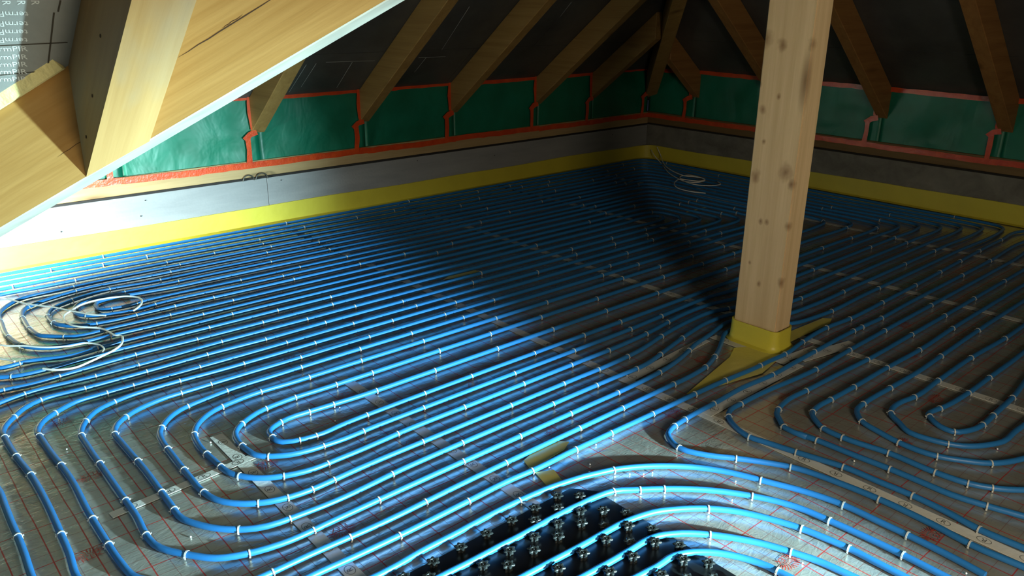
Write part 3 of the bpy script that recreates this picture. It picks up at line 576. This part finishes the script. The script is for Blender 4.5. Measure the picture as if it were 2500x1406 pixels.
bm = bmesh.new(); slab(bm, [(-0.44, -0.40, 0.0008), (0.372, -0.40, 0.0008), (0.378, 0.30, 0.0008), (0.385, 0.315, 0.0008), (0.325, 0.392, 0.0008), (-0.44, 0.395, 0.0008)], (0, 0, 1), 0.0032)
link('base_sheet', bm, M['black'], plate)
S1, S2 = stud_mesh(0.0235), stud_mesh(0.0175)
all_paths = [p for s in ('H0', 'G2', 'G3', 'G4', 'G5') for p in catmull([Vector((x, y, 0)) for x, y in pts2(PATHS[s])], 0.02)]
for i in range(-9, 8):
    for j in range(-9, 9):
        if (i + j) % 2: continue
        x = 1.404 + 0.0487 * i; y = 1.374 + 0.0508 * j
        if not (0.88 < x < 1.672 and 0.77 < y < 1.537): continue
        if x > 1.62 and y > 1.49: continue
        dm = min((Vector((x, y, 0)) - q).length for q in all_paths)
        if dm < PR + 0.0125: 
            continue
        o = link('stud', S1 if (i % 2 == 0) else S2, None, plate, (x - 1.30, y - 1.15, 0.003)); o.rotation_euler = (0, 0, random.random() * 0.3)

# ------------------------------------------------------------------ post with collar
bm = bmesh.new(); box(bm, (-0.0615, -0.11, 0), (0.0615, 0.11, 3.135)); bevel(bm, 0.006, 2)
me = bpy.data.meshes.new('timber_post'); bm.to_mesh(me); bm.free(); smooth(me, 30)
post = tag(link('timber_post', me, M['post'], None, (3.1585, 1.815, 0)), 'pale square timber post standing on the floor, wrapped in yellow at its foot', 'post')
def rrect(hx, hy, r, n=6):
    o = []
    for cx, cy, a0 in ((hx - r, hy - r, 0), (-hx + r, hy - r, 90), (-hx + r, -hy + r, 180), (hx - r, -hy + r, 270)):
        for k in range(n + 1):
            a = math.radians(a0 + 90 * k / n); o.append((cx + r * math.cos(a), cy + r * math.sin(a)))
    return o
bm = bmesh.new(); prof = [(0.0155, 0.1020), (0.0165, 0.06), (0.019, 0.03), (0.024, 0.012), (0.040, 0.0050), (0.040, 0.0014)]
rows = []
for off, z in prof: rows.append([bm.verts.new((x, y, z + (0.006 * noise.noise(Vector((x * 9, y * 9, 1))) if z > 0.09 else 0))) for x, y in rrect(0.0615 + off, 0.11 + off, 0.012 + off * 1.6)])
inner = [bm.verts.new((v.co.x * 0.9, v.co.y * 0.945, v.co.z - 0.001)) for v in rows[0]]
rows.insert(0, inner)
for a, b in zip(rows, rows[1:]):
    n = len(a)
    for k in range(n): bm.faces.new((a[k], a[(k+1) % n], b[(k+1) % n], b[k]))
bmesh.ops.recalc_face_normals(bm, faces=bm.faces[:])
me = bpy.data.meshes.new('post_collar'); bm.to_mesh(me); bm.free(); smooth(me, 50)
collar = tag(link('post_collar', me, M['yellow'], None, (3.1585, 1.815, 0)), 'yellow foam edge strip wrapped around the foot of the timber post', 'edge strip')
for poly in ([(2.455, 1.705), (2.50, 1.688), (2.86, 1.612), (3.10, 1.655), (3.08, 1.80), (3.0, 1.845), (2.90, 1.80)], [(3.22, 1.715), (3.62, 1.708), (3.69, 1.735), (3.66, 1.768), (3.22, 1.79)]):  # yellow film skirt; the first fan also paints the collar's reflection on the foil
    film([(x - 3.1585, y - 1.815) for x, y in poly], 'skirt_and_reflection', par=collar, z=0.0036)

# ------------------------------------------------------------------ walls
ZT = 0.33
wl = structure(empty('wall_left')); wr = structure(empty('wall_right'))
bm = bmesh.new(); box(bm, (-2.6, YW + 0.03, -0.1), (6.75, YW + 0.3, 0.34)); link('wall_core', bm, M['concrete'], wl)
for x0, x1 in ((-2.5, 2.335), (2.338, 6.445)):
    bm = bmesh.new(); box(bm, (x0, YW, 0.0), (x1, YW + 0.03, ZT)); bevel(bm, 0.0012); link('facing_board', bm, M['board'], wl)
bm = bmesh.new(); box(bm, (-2.5, YW + 0.004, ZT), (6.44, YW + 0.05, ZT + 0.014)); link('sealing_felt', bm, M['felt'], wl)
bm = bmesh.new(); box(bm, (XW + 0.03, -1.65, -0.1), (XW + 0.33, YW + 0.3, 0.34)); link('wall_core', bm, M['concrete'], wr)
bm = bmesh.new(); box(bm, (XW, -1.6, 0.0), (XW + 0.03, YW + 0.03, ZT + 0.006)); bevel(bm, 0.0012); link('facing_board', bm, M['concrete'], wr)
bm = bmesh.new(); box(bm, (XW + 0.004, -1.6, ZT + 0.006), (XW + 0.05, YW, ZT + 0.02)); link('sealing_felt', bm, M['felt'], wr)
# nails in the left boards
bm = bmesh.new(); bmesh.ops.create_icosphere(bm, subdivisions=1, radius=0.0045)
NAIL = bpy.data.meshes.new('nail'); bm.to_mesh(NAIL); bm.free(); NAIL.materials.append(M['felt'])
for x, z in ((2.44, 0.300), (1.52, 0.295), (1.02, 0.18), (1.48, 0.20), (3.6, 0.30), (4.4, 0.25), (5.9, 0.28)): link('nail', NAIL, None, wl, (x, YW - 0.001, z))
# timber wall plates
bm = bmesh.new(); box(bm, (-2.5, YW + 0.012, ZT + 0.014), (6.5, YW + 0.16, 0.455)); bevel(bm, 0.003)
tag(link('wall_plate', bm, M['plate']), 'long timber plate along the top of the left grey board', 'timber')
bm = bmesh.new(); box(bm, (XW + 0.012, -1.6, ZT + 0.02), (XW + 0.16, YW + 0.010, 0.462)); bevel(bm, 0.003)
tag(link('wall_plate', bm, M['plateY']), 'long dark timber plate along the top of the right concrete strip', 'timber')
# yellow perimeter strip, one continuous length round the corner
def path_strip():
    pts = [(-2.4 + 0.1 * k, YW) for k in range(86)]
    r = 0.14; pts = [p for p in pts if p[0] < XW - r - 0.02]
    for k in range(9):
        a = math.radians(90 - 90 * k / 8); pts.append((XW - r + r * math.cos(a), YW - r + r * math.sin(a)))
    y = YW - r - 0.1
    while y > -1.6: pts.append((XW, y)); y -= 0.1
    return pts
pp = path_strip(); bm = bmesh.new(); rows = []
for i, (x, y) in enumerate(pp):
    a = Vector(pp[max(0, i-1)]); b_ = Vector(pp[min(len(pp)-1, i+1)]); t = (b_ - a).normalized(); nrm = Vector((t.y, -t.x))
    ztop = 0.136 + 0.012 * noise.noise(Vector((i * 0.11, 0, 2))) + (0.016 if y < 4 and x > 6.3 else 0) * min(1, (4 - y) / 2)
    w = 0.003 * noise.noise(Vector((i * 0.3, 3, 2)))
    c = [(0.0002, ztop), (0.0085 + w, ztop - 0.0005), (0.0090 + w, 0.05), (0.0095, 0.012), (0.03, 0.0022)]
    rows.append([bm.verts.new((x + nrm.x * d, y + nrm.y * d, z)) for d, z in c])
for a, b_ in zip(rows, rows[1:]):
    for k in range(len(a) - 1): bm.faces.new((a[k], b_[k], b_[k+1], a[k+1]))
bmesh.ops.recalc_face_normals(bm, faces=bm.faces[:])
me = bpy.data.meshes.new('edge_strip'); bm.to_mesh(me); bm.free(); smooth(me, 50)
tag(link('edge_strip', me, M['yellow']), 'yellow foam edge strip running round the floor along both walls', 'edge strip')
# wire loops sticking up over the left board
for x, r, lab in ((2.205, 0.040, 'bright wire loop poking over the left board edge, left one of the pair'), (2.30, 0.043, 'dark wire loop poking over the left board edge, right one of the pair')):
    P3 = [Vector((x + r * math.cos(a), YW - 0.004, ZT - 0.004 + r * 1.0 * math.sin(a))) for a in (math.pi * k / 14 for k in range(15))]
    tag(link('wire_loop', tube(P3, 0.0042, 8), M['wire']), lab, 'wire')

# ------------------------------------------------------------------ roof
K = 0.768; NL = Vector((0, -K, -1)).normalized(); NR = Vector((-K, 0, -1)).normalized()
ZE = 0.885
def zl(y): return ZE + K * (YW - y)
def zr(x): return ZE + 0.02 + K * (XW - x)
roof = structure(empty('ceiling'))
ydn = [5.52, 4.86, 4.20, 3.3, 2.4, 1.80]
def hipx(y): return XW - (YW - y) + (ZE + .02 - ZE) / K      # where both planes meet
for j in range(len(ydn) - 1):
    ya, yb = ydn[j] - 0.002, ydn[j+1] + 0.002
    xs = [-2.6, -0.9, 1.5 + 0.6 * (j % 2), 3.9 + 0.6 * (j % 2), 99]
    for i in range(len(xs) - 1):
        x0 = xs[i] + 0.002; xa = min(xs[i+1], hipx(ya)) - 0.002; xb = min(xs[i+1], hipx(yb)) - 0.002
        if xa <= x0 + 0.05: continue
        xb = max(xb, x0 + 0.01)
        bm = bmesh.new(); slab(bm, [(x0, ya, zl(ya)), (xa, ya, zl(ya)), (xb, yb, zl(yb)), (x0, yb, zl(yb))], -NL, 0.06); link('insulation_board', bm, M['roof'], roof)
xdn = [6.72, 6.06, 5.40, 4.5, 3.6, 3.02]
for j in range(len(xdn) - 1):
    xa, xb = xdn[j] - 0.002, xdn[j+1] + 0.002
    def hy(x): return YW - (XW - x) - 0.02 / K
    def hy2(x): return -1.62 + (XW - x)
    cuts = [-9, 0.6 + 0.5 * (j % 2), 2.9 + 0.5 * (j % 2), 9]
    for i in range(3):
        a0 = max(cuts[i], hy2(xa)) ; a1 = min(cuts[i+1], hy(xa)); b0 = max(cuts[i], hy2(xb)); b1 = min(cuts[i+1], hy(xb))
        if a1 - a0 < 0.05: continue
        if b1 < b0: b0 = b1 = (b0 + b1) / 2; b1 += 0.01
        bm = bmesh.new(); slab(bm, [(xa, a0 + .002, zr(xa)), (xa, a1 - .002, zr(xa)), (xb, b1 - .002, zr(xb)), (xb, b0 + .002, zr(xb))], -NR, 0.06); link('insulation_board', bm, M['roof'], roof)
bm = bmesh.new(); slab(bm, [(-2.6, -1.9, 0.67), (6.7, -1.9, 0.67), (3.05, 1.8, zl(1.8)), (-2.6, 1.8, zl(1.8))], (0, -K, 1), 0.06)
structure(link('ceiling_front_slope', bm, M['roof']))
bm = bmesh.new(); box(bm, (-2.6, -1.9, -0.1), (6.7, -1.64, 0.9)); structure(link('wall_front', bm, M['board']))
bm = bmesh.new(); box(bm, (-2.75, -1.9, -0.1), (-2.6, 5.5, 3.7)); structure(link('wall_back', bm, M['board']))

for p, q in [((2.56, 4.946, 1.094), (2.548, 5.201, 0.898)), ((2.628, 4.939, 1.099), (2.617, 5.155, 0.933)), ((2.901, 4.943, 1.096), (2.908, 5.189, 0.907)), ((3.546, 4.47, 1.459), (3.596, 4.861, 1.158)), ((3.507, 4.933, 1.104), (3.501, 5.076, 0.993)), ((2.697, 4.932, 1.105), (3.077, 4.938, 1.1)), ((3.44, 4.929, 1.106), (3.682, 4.93, 1.106)), ((4.474, 4.426, 1.493), (4.496, 4.56, 1.39))]:
    p, q = Vector(p), Vector(q); t = (q - p).normalized(); sd = t.cross(NL).normalized() * 0.0014; lift = NL * 0.0006
    bm = bmesh.new(); slab(bm, [p + sd, p - sd, q - sd * .4, q + sd * .4], NL, 0.0008); link('foil_crease', bm, M['letters'], roof)
def sweep(name, quad, d, mat, label, cat='rafter', group=None, bev=0.004):
    bm = bmesh.new(); prism(bm, quad, d); bevel(bm, bev)
    o = link(name, bm, mat); tag(o, label, cat, group); return o
def rafter_left(x, w, label, yend=1.86):
    y0 = 5.30; D = 0.22
    z = zl(y0) - 0.001; q = [(x - w/2, y0, z), (x + w/2, y0, z), (x + w/2, y0, z - D), (x - w/2, y0, z - D)]
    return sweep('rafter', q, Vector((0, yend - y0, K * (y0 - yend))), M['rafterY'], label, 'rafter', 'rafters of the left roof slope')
def rafter_right(y, w, label, xend=3.3):
    x0 = 6.50; D = 0.235
    z = zr(x0) - 0.001; q = [(x0, y - w/2, z), (x0, y + w/2, z), (x0, y + w/2, z - D), (x0, y - w/2, z - D)]
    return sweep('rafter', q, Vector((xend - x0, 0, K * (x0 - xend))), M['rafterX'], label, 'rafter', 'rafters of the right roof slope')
LR = [(0.58, .1, 'timber rafter of the left slope hidden mostly behind the big diagonal beam'),
      (1.42, .1, 'timber rafter of the left slope rising behind the lower end of the diagonal beam'),
      (2.32, .10, 'pale timber rafter of the left slope, first one seen below the diagonal beam'),
      (3.155, .085, 'broad olive lit rafter of the left slope, second from the diagonal beam'),
      (3.99, .085, 'golden rafter of the left slope, third from the diagonal beam'),
      (4.925, .085, 'brown rafter of the left slope, second one left of the corner rafter')]
for x, w, lab in LR: rafter_left(x, w, lab, 1.90 if x < 3.1 else max(1.9, YW - (XW - x) + 0.10))
rafter_left(5.63, .08, 'short dark rafter joining the corner rafter from its left side', YW - (XW - 5.63) + 0.09)
RR = [(4.68, .08, 'short reddish rafter joining the corner rafter from its right side'),
      (3.78, .09, 'orange brown rafter of the right slope running down behind the timber post'),
      (2.88, .085, 'dark reddish rafter of the right slope, first one right of the post'),
      (1.985, .095, 'broad dark golden rafter of the right slope, second one right of the post')]
for y, w, lab in RR: rafter_right(y, w, lab, max(3.3, XW - (YW - y) + 0.09) if y > 1.9 else 3.3)
# corner (hip) rafter
hd = Vector((-1, -1, K)); x0, y0 = XW + 0.10, YW + 0.07; zt_ = zr(x0) - 0.03; sv = Vector((1, -1, 0)).normalized() * 0.055
q = [Vector((x0, y0, zt_)) - sv, Vector((x0, y0, zt_)) + sv, Vector((x0, y0, zt_ - 0.24)) + sv, Vector((x0, y0, zt_ - 0.24)) - sv]
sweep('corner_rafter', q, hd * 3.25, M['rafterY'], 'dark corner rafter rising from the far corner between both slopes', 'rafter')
bm = bmesh.new(); box(bm, (-2.5, 1.74, 3.14), (3.28, 1.89, 3.38)); tag(link('ridge_beam', bm, M['rafterX']), 'ridge beam resting on the timber post above the picture', 'beam')

# ------------------------------------------------------------------ green membranes with orange tape, one per bay
def ribbon(pts, w, yoff, axis, wob=0.004, seed=0.0):
    """flat tape following 2-D points (s, z) on a wall plane, small thickness"""
    bm = bmesh.new(); P = []
    for (a, b_) in zip(pts, pts[1:]):
        n = max(1, int(math.hypot(b_[0]-a[0], b_[1]-a[1]) / 0.05))
        for k in range(n): P.append((a[0] + (b_[0]-a[0]) * k / n, a[1] + (b_[1]-a[1]) * k / n))
    P.append(pts[-1]); top = []
    def W(s, z, d): return (s, YW + 0.026 - d, z) if axis == 'x' else (XW + 0.026 - d, s, z)
    for i, p in enumerate(P):
        a = Vector(P[max(0, i-1)]); b_ = Vector(P[min(len(P)-1, i+1)]); t = (b_ - a).normalized(); n = Vector((-t.y, t.x))
        w1 = w/2 + wob * noise.noise(Vector((i * .7, seed, 1))); w2 = w/2 + wob * noise.noise(Vector((i * .7, seed, 7)))
        l = (p[0] + n.x * w1, p[1] + n.y * w1); r = (p[0] - n.x * w2, p[1] - n.y * w2)
        top.append([bm.verts.new(W(*l, yoff + 0.002)), bm.verts.new(W(*r, yoff + 0.002)), bm.verts.new(W(*r, yoff)), bm.verts.new(W(*l, yoff))])
    for a, b_ in zip(top, top[1:]):
        for k in range(4): bm.faces.new((a[k], a[(k+1) % 4], b_[(k+1) % 4], b_[k]))
    bm.faces.new(top[0]); bm.faces.new(top[-1][::-1]); bmesh.ops.recalc_face_normals(bm, faces=bm.faces[:]); return bm
def membrane(s0, s1, zb, ztp, axis, label, k):
    nx, nz = max(6, int((s1 - s0) / 0.03)), 18; vs = []; fs = []
    for a in range(nx + 1):
        for b_ in range(nz + 1):
            u, v = a / nx, b_ / nz; s = s0 + (s1 - s0) * u; z = zb + (ztp - zb) * v
            e = min(1, 6 * min(u, 1 - u)) * min(1, 6 * min(v, 1 - v))
            d = -0.006 * e + 0.010 * e * noise.noise(Vector((s * 4 + z * 3, z * 5 - s * 2, k)))
            vs.append((s, YW + 0.03 - d, z) if axis == 'x' else (XW + 0.03 - d, s, z))
    for a in range(nx):
        for b_ in range(nz):
            q = a * (nz + 1) + b_; fs.append((q, q + nz + 1, q + nz + 2, q + 1))
    me = bpy.data.meshes.new('membrane'); me.from_pydata(vs, [], fs); smooth(me, 80)
    o = link('membrane', me, M['green']); 
    so = o.modifiers.new('thick', 'SOLIDIFY'); so.thickness = 0.001
    tag(o, label, 'membrane', 'green membranes'); return o
XL = [-1.2, 0.58, 1.42, 2.32, 3.155, 3.99, 4.925, 5.63, 6.44]
LLAB = ['green membrane on the left wall beyond the left edge of the picture', 'green membrane behind the lower end of the diagonal beam with bright glints', 'bright green membrane on the left wall just under the diagonal beam', 'green membrane on the left wall between the first and second visible rafters',
        'green membrane on the left wall between the second and third visible rafters', 'green membrane on the left wall between the third and fourth visible rafters', 'dark green membrane on the left wall between the fourth rafter and the short one', 'dark green membrane sliver left of the corner rafter']
def bay(s0, s1, axis, lab, i, left_taper):
    o = membrane(s0, s1, 0.43, 0.905, axis, lab, i * 3.1)
    r = random.Random(i * 5 + (1 if axis == 'x' else 2))
    zb = 0.43 + r.uniform(-.006, .006)
    n = 8; bot = [(s0 + (s1 - s0) * k / n, zb + 0.008 * noise.noise(Vector((s0 + k * .3, i, 0)))) for k in range(n + 1)]
    link('sealing_tape', ribbon(bot, 0.042, 0.020, axis, 0.006, i), M['orange'], o)
    link('sealing_tape', ribbon([(s0 + .01, 0.868 + r.uniform(-.008, .008)), (s1 - .01, 0.872 + r.uniform(-.006, .01))], 0.036, 0.014, axis, 0.006, i + .5), M['orange'], o)
    # side piece down the rafter flank, jog at its foot, then down to the plate
    e = s1 - 0.05 if axis == 'x' else s0 + 0.05; sg = -1 if axis == 'x' else 1
    j = r.uniform(0.02, 0.06)
    link('sealing_tape', ribbon([(e + sg * -.005, 0.90), (e + sg * .004, 0.78), (e + sg * -.004, 0.665)], 0.034, 0.019, axis, 0.010, i + 2), M['orange'], o)
    link('sealing_tape', ribbon([(e - sg * 0.03, 0.650), (e + sg * 0.02, 0.635), (e + sg * (j + .02), 0.60)], 0.042, 0.021, axis, 0.012, i + 3), M['orange'], o)
    link('sealing_tape', ribbon([(e + sg * j, 0.615), (e + sg * (j - .004), 0.53), (e + sg * (j + .004), 0.44)], 0.036, 0.023, axis, 0.008, i + 4), M['orange'], o)
for i in range(8): bay(XL[i], XL[i+1], 'x', LLAB[i], i, True)
YR = [5.245, 4.68, 3.78, 2.88, 1.985, 1.09]
RLAB = ['dark green membrane sliver right of the corner rafter', 'dark green membrane on the right wall left of the post', 'green membrane on the right wall cut by the timber post', 'green membrane on the right wall, widest one right of the post', 'green membrane on the right wall at the right edge of the picture']
for i in range(5): bay(YR[i+1], YR[i], 'y', RLAB[i], i + 20, True)

# ------------------------------------------------------------------ big diagonal beam, side timber and printed board at the upper left
DD = 2.30; bd = Vector((1, -1, K)).normalized()
def on_line(p, t): return Vector(p) + bd * t
low = Vector((0.278, 2.022, 1.016)); top = Vector((0.318, 1.982, 1.278))
nv = Vector((-1, -1, 0)).normalized()           # face normal towards the camera
up = Vector((0, 0, 1))
lowU = low - bd * 0.0; hgt = (top - low).dot(up) - (top - low).dot(bd) / bd.dot(bd) * bd.z
a0 = low + bd * -2.6 if False else low - bd * 1.75
ch = 0.003
upv = (up - bd * up.dot(bd)).normalized()
H_ = (top - low).dot(upv)
base = a0
th = 0.16
quad = [base + upv * ch, base + upv * H_, base + upv * H_ - nv * th, base - nv * th, base - nv * ch]
bm = bmesh.new(); slab(bm, quad, bd, 4.0)
bm.faces.ensure_lookup_table()
me = bpy.data.meshes.new('diagonal_beam'); bm.to_mesh(me); bm.free()
me.materials.append(M['beam']); me.materials.append(M['chamfer'])
for p in me.polygons:
    if p.normal.dot(upv) < -0.6: p.material_index = 1
rotm = Matrix((bd, nv, bd.cross(nv))).transposed().to_4x4()
me.transform(rotm.inverted() @ Matrix.Translation(-low))
beam = bpy.data.objects.new('diagonal_beam', me); COL.objects.link(beam); beam.matrix_world = Matrix.Translation(low) @ rotm
tag(beam, 'large bright diagonal timber beam crossing the upper left of the picture', 'beam')
# cracks on the beam face (thin recessed grooves)
def crack(p, q, w):
    p, q = Vector(p), Vector(q); t = (q - p).normalized(); s = t.cross(nv).normalized(); n = 10; bm = bmesh.new(); L_ = []; R_ = []
    for i in range(n + 1):
        f = i / n; c = p.lerp(q, f) + s * 0.0015 * noise.noise(Vector((i * .8, w * 900, 0))) + nv * 0.0004; ww = w * (1 - abs(2*f - 1) ** 3 * 0.9)
        L_.append(bm.verts.new(c + s * ww)); R_.append(bm.verts.new(c - s * ww))
    for i in range(n): bm.faces.new((L_[i], R_[i], R_[i+1], L_[i+1]))
    o = link('drying_crack', bm, M['crack'], beam); o.matrix_parent_inverse = beam.matrix_world.inverted()
crack((0.599, 1.701, 1.386), (0.760, 1.540, 1.512), 0.0011); crack((0.668, 1.632, 1.443), (0.700, 1.600, 1.470), 0.0006); crack((0.392, 1.908, 1.178), (0.46, 1.84, 1.235), 0.0005)
# side timber
jd = Vector((0.0654, -0.7084, 0.7027)).normalized()
E0 = Vector((0.434, 1.866, 1.371)); E1 = Vector((0.432, 1.868, 1.137)); E2 = Vector((0.539, 1.761, 1.216)); 
q = [E1, E0, E0 + (E2 - E1), E2]
bm = bmesh.new(); slab(bm, q, jd, 0.9)
me = bpy.data.meshes.new('side_timber'); bm.to_mesh(me); bm.free(); me.materials.append(M['beam2'])
rj = Matrix((Vector((1, 0, 0)), jd, Vector((1, 0, 0)).cross(jd).normalized())).transposed(); rj.col[0] = rj.col[1].cross(rj.col[2]).normalized() if True else rj.col[0]
rj = rj.to_4x4(); me.transform(rj.inverted() @ Matrix.Translation(-E1))
st = bpy.data.objects.new('side_timber', me); COL.objects.link(st); st.matrix_world = Matrix.Translation(E1) @ rj
tag(st, 'grey stained timber butting against the diagonal beam, screw holes on its left face', 'timber')
fn = (E0 - E1).cross(jd).normalized(); 
if fn.x > 0: fn = -fn
for t, f in ((0.28, 0.42), (0.155, 0.30), (0.055, 0.22)):
    bm = bmesh.new(); c = E1 + jd * t + (E0 - E1) * f + fn * 0.0006
    e1 = jd; e2 = fn.cross(jd); vs = [bm.verts.new(c + e1 * 0.0045 * math.cos(a) + e2 * 0.003 * math.sin(a)) for a in (2*math.pi*k/12 for k in range(12))]; bm.faces.new(vs)
    o = link('screw_hole', bm, M['crack'], st); o.matrix_parent_inverse = st.matrix_world.inverted()
# printed insulation board above the beam
pn = bd.cross(jd).normalized()
if pn.z > 0: pn = -pn
T0 = top + bd * 0.16
bm = bmesh.new(); slab(bm, [T0 + bd * .25 + jd * -0.005, T0 - bd * 1.2, T0 - bd * 1.2 + jd * 1.1, T0 + bd * .25 + jd * 1.1], -pn, 0.05)
pir = structure(link('ceiling_near', bm, M['pir']))
bm = bmesh.new(); slab(bm, [T0 + pn * 0.003 + bd * .02, T0 - bd * 1.2 + pn * 0.003, T0 - bd * 1.2 + pn * 0.003 + upv * 0.024 + nv * 0.012, T0 + pn * 0.003 + upv * 0.024 + nv * 0.012 + bd * .02], nv, 0.012)
link('foam_edge', bm, M['foam'], pir)
def on_board(c_uv, ang):
    """matrix placing flat text on the underside of the near board; u along the horizontal image axis"""
    u = (bd * 0.823 - jd * 0.569); u = (u - pn * u.dot(pn)).normalized(); v = pn.cross(u).normalized()
    u2 = u * math.cos(ang) + v * math.sin(ang); v2 = -u * math.sin(ang) + v * math.cos(ang)
    return Matrix((u2, v2, pn)).transposed().to_4x4(), u, v
R0, bu, bv = on_board(None, 0.0)
ROWS = [(0.1682, 0.2781, 1), (0.1651, 0.2508, 1), (0.1626, 0.2275, 1), (0.1599, 0.2038, 1), (0.157, 0.1771, 0), (0.1542, 0.1523, 0), (0.1517, 0.1295, 0), (0.1491, 0.1062, 0), (0.1464, 0.0825, 0), (0.1876, 0.3466, 2), (0.148, 0.3202, 2), (0.1101, 0.2948, 2)]
JOINTS = [[(0.0306, 0.2192), (0.0319, 0.1909)], [(0.043, 0.1963), (0.0333, 0.0281)], [(0.1809, 0.2027), (-0.0113, 0.0787)], [(0.1717, 0.1126), (0.0333, 0.0281)]]
BEADS = [(1.779, 1.600), (1.743, 1.569), (1.889, 1.675), (1.658, 1.676), (1.872, 1.441), (1.837, 1.472), (1.901, 1.427), (2.071, 1.213), (1.972, 1.160), (2.494, 1.016), (1.864, 0.852), (2.173, 0.529), (2.964, 0.719), (1.332, 2.514), (1.266, 2.433), (0.850, 2.583), (0.450, 2.865), (0.596, 2.096), (2.402, 1.974), (2.841, 1.829), ]
# rows of board lettering and the dark joints, placed from points on the board plane
def bp(s, t): return T0 - bd * s + jd * t + pn * 0.0008
WORD = text_mesh('termPIR', 0.0195)
assert_up = bv.dot(jd)
for i, (s, t, flip) in enumerate(ROWS):
    A = on_board(None, (0, math.pi, -math.pi / 2)[flip])[0]
    me = WORD
    o = link('board_print', me, M['letters'] if not WORD.materials else None, pir); o.matrix_world = Matrix.Translation(bp(s, t)) @ A
for p, q in JOINTS:
    p, q = bp(*p), bp(*q); t = (q - p).normalized(); sd = t.cross(pn).normalized() * 0.0014
    bm = bmesh.new(); bm.faces.new([bm.verts.new(v) for v in (p + sd, p - sd, q - sd, q + sd)]); link('board_joint', bm, M['seam'], pir)

# ------------------------------------------------------------------ foam beads on the foil
bm = bmesh.new(); bmesh.ops.create_icosphere(bm, subdivisions=2, radius=0.003)
for v in bm.verts: v.co *= 1 + 0.2 * noise.noise(v.co * 400)
BEAD = bpy.data.meshes.new('foam_bead'); bm.to_mesh(BEAD); bm.free(); smooth(BEAD, 80); BEAD.materials.append(M['bead'])
for x, y in BEADS:
    tag(link('foam_bead', BEAD, None, None, (x, y, 0.0032)), 'tiny white foam bead lying loose on the foil between the front pipes', 'crumb', 'foam beads on the foil')
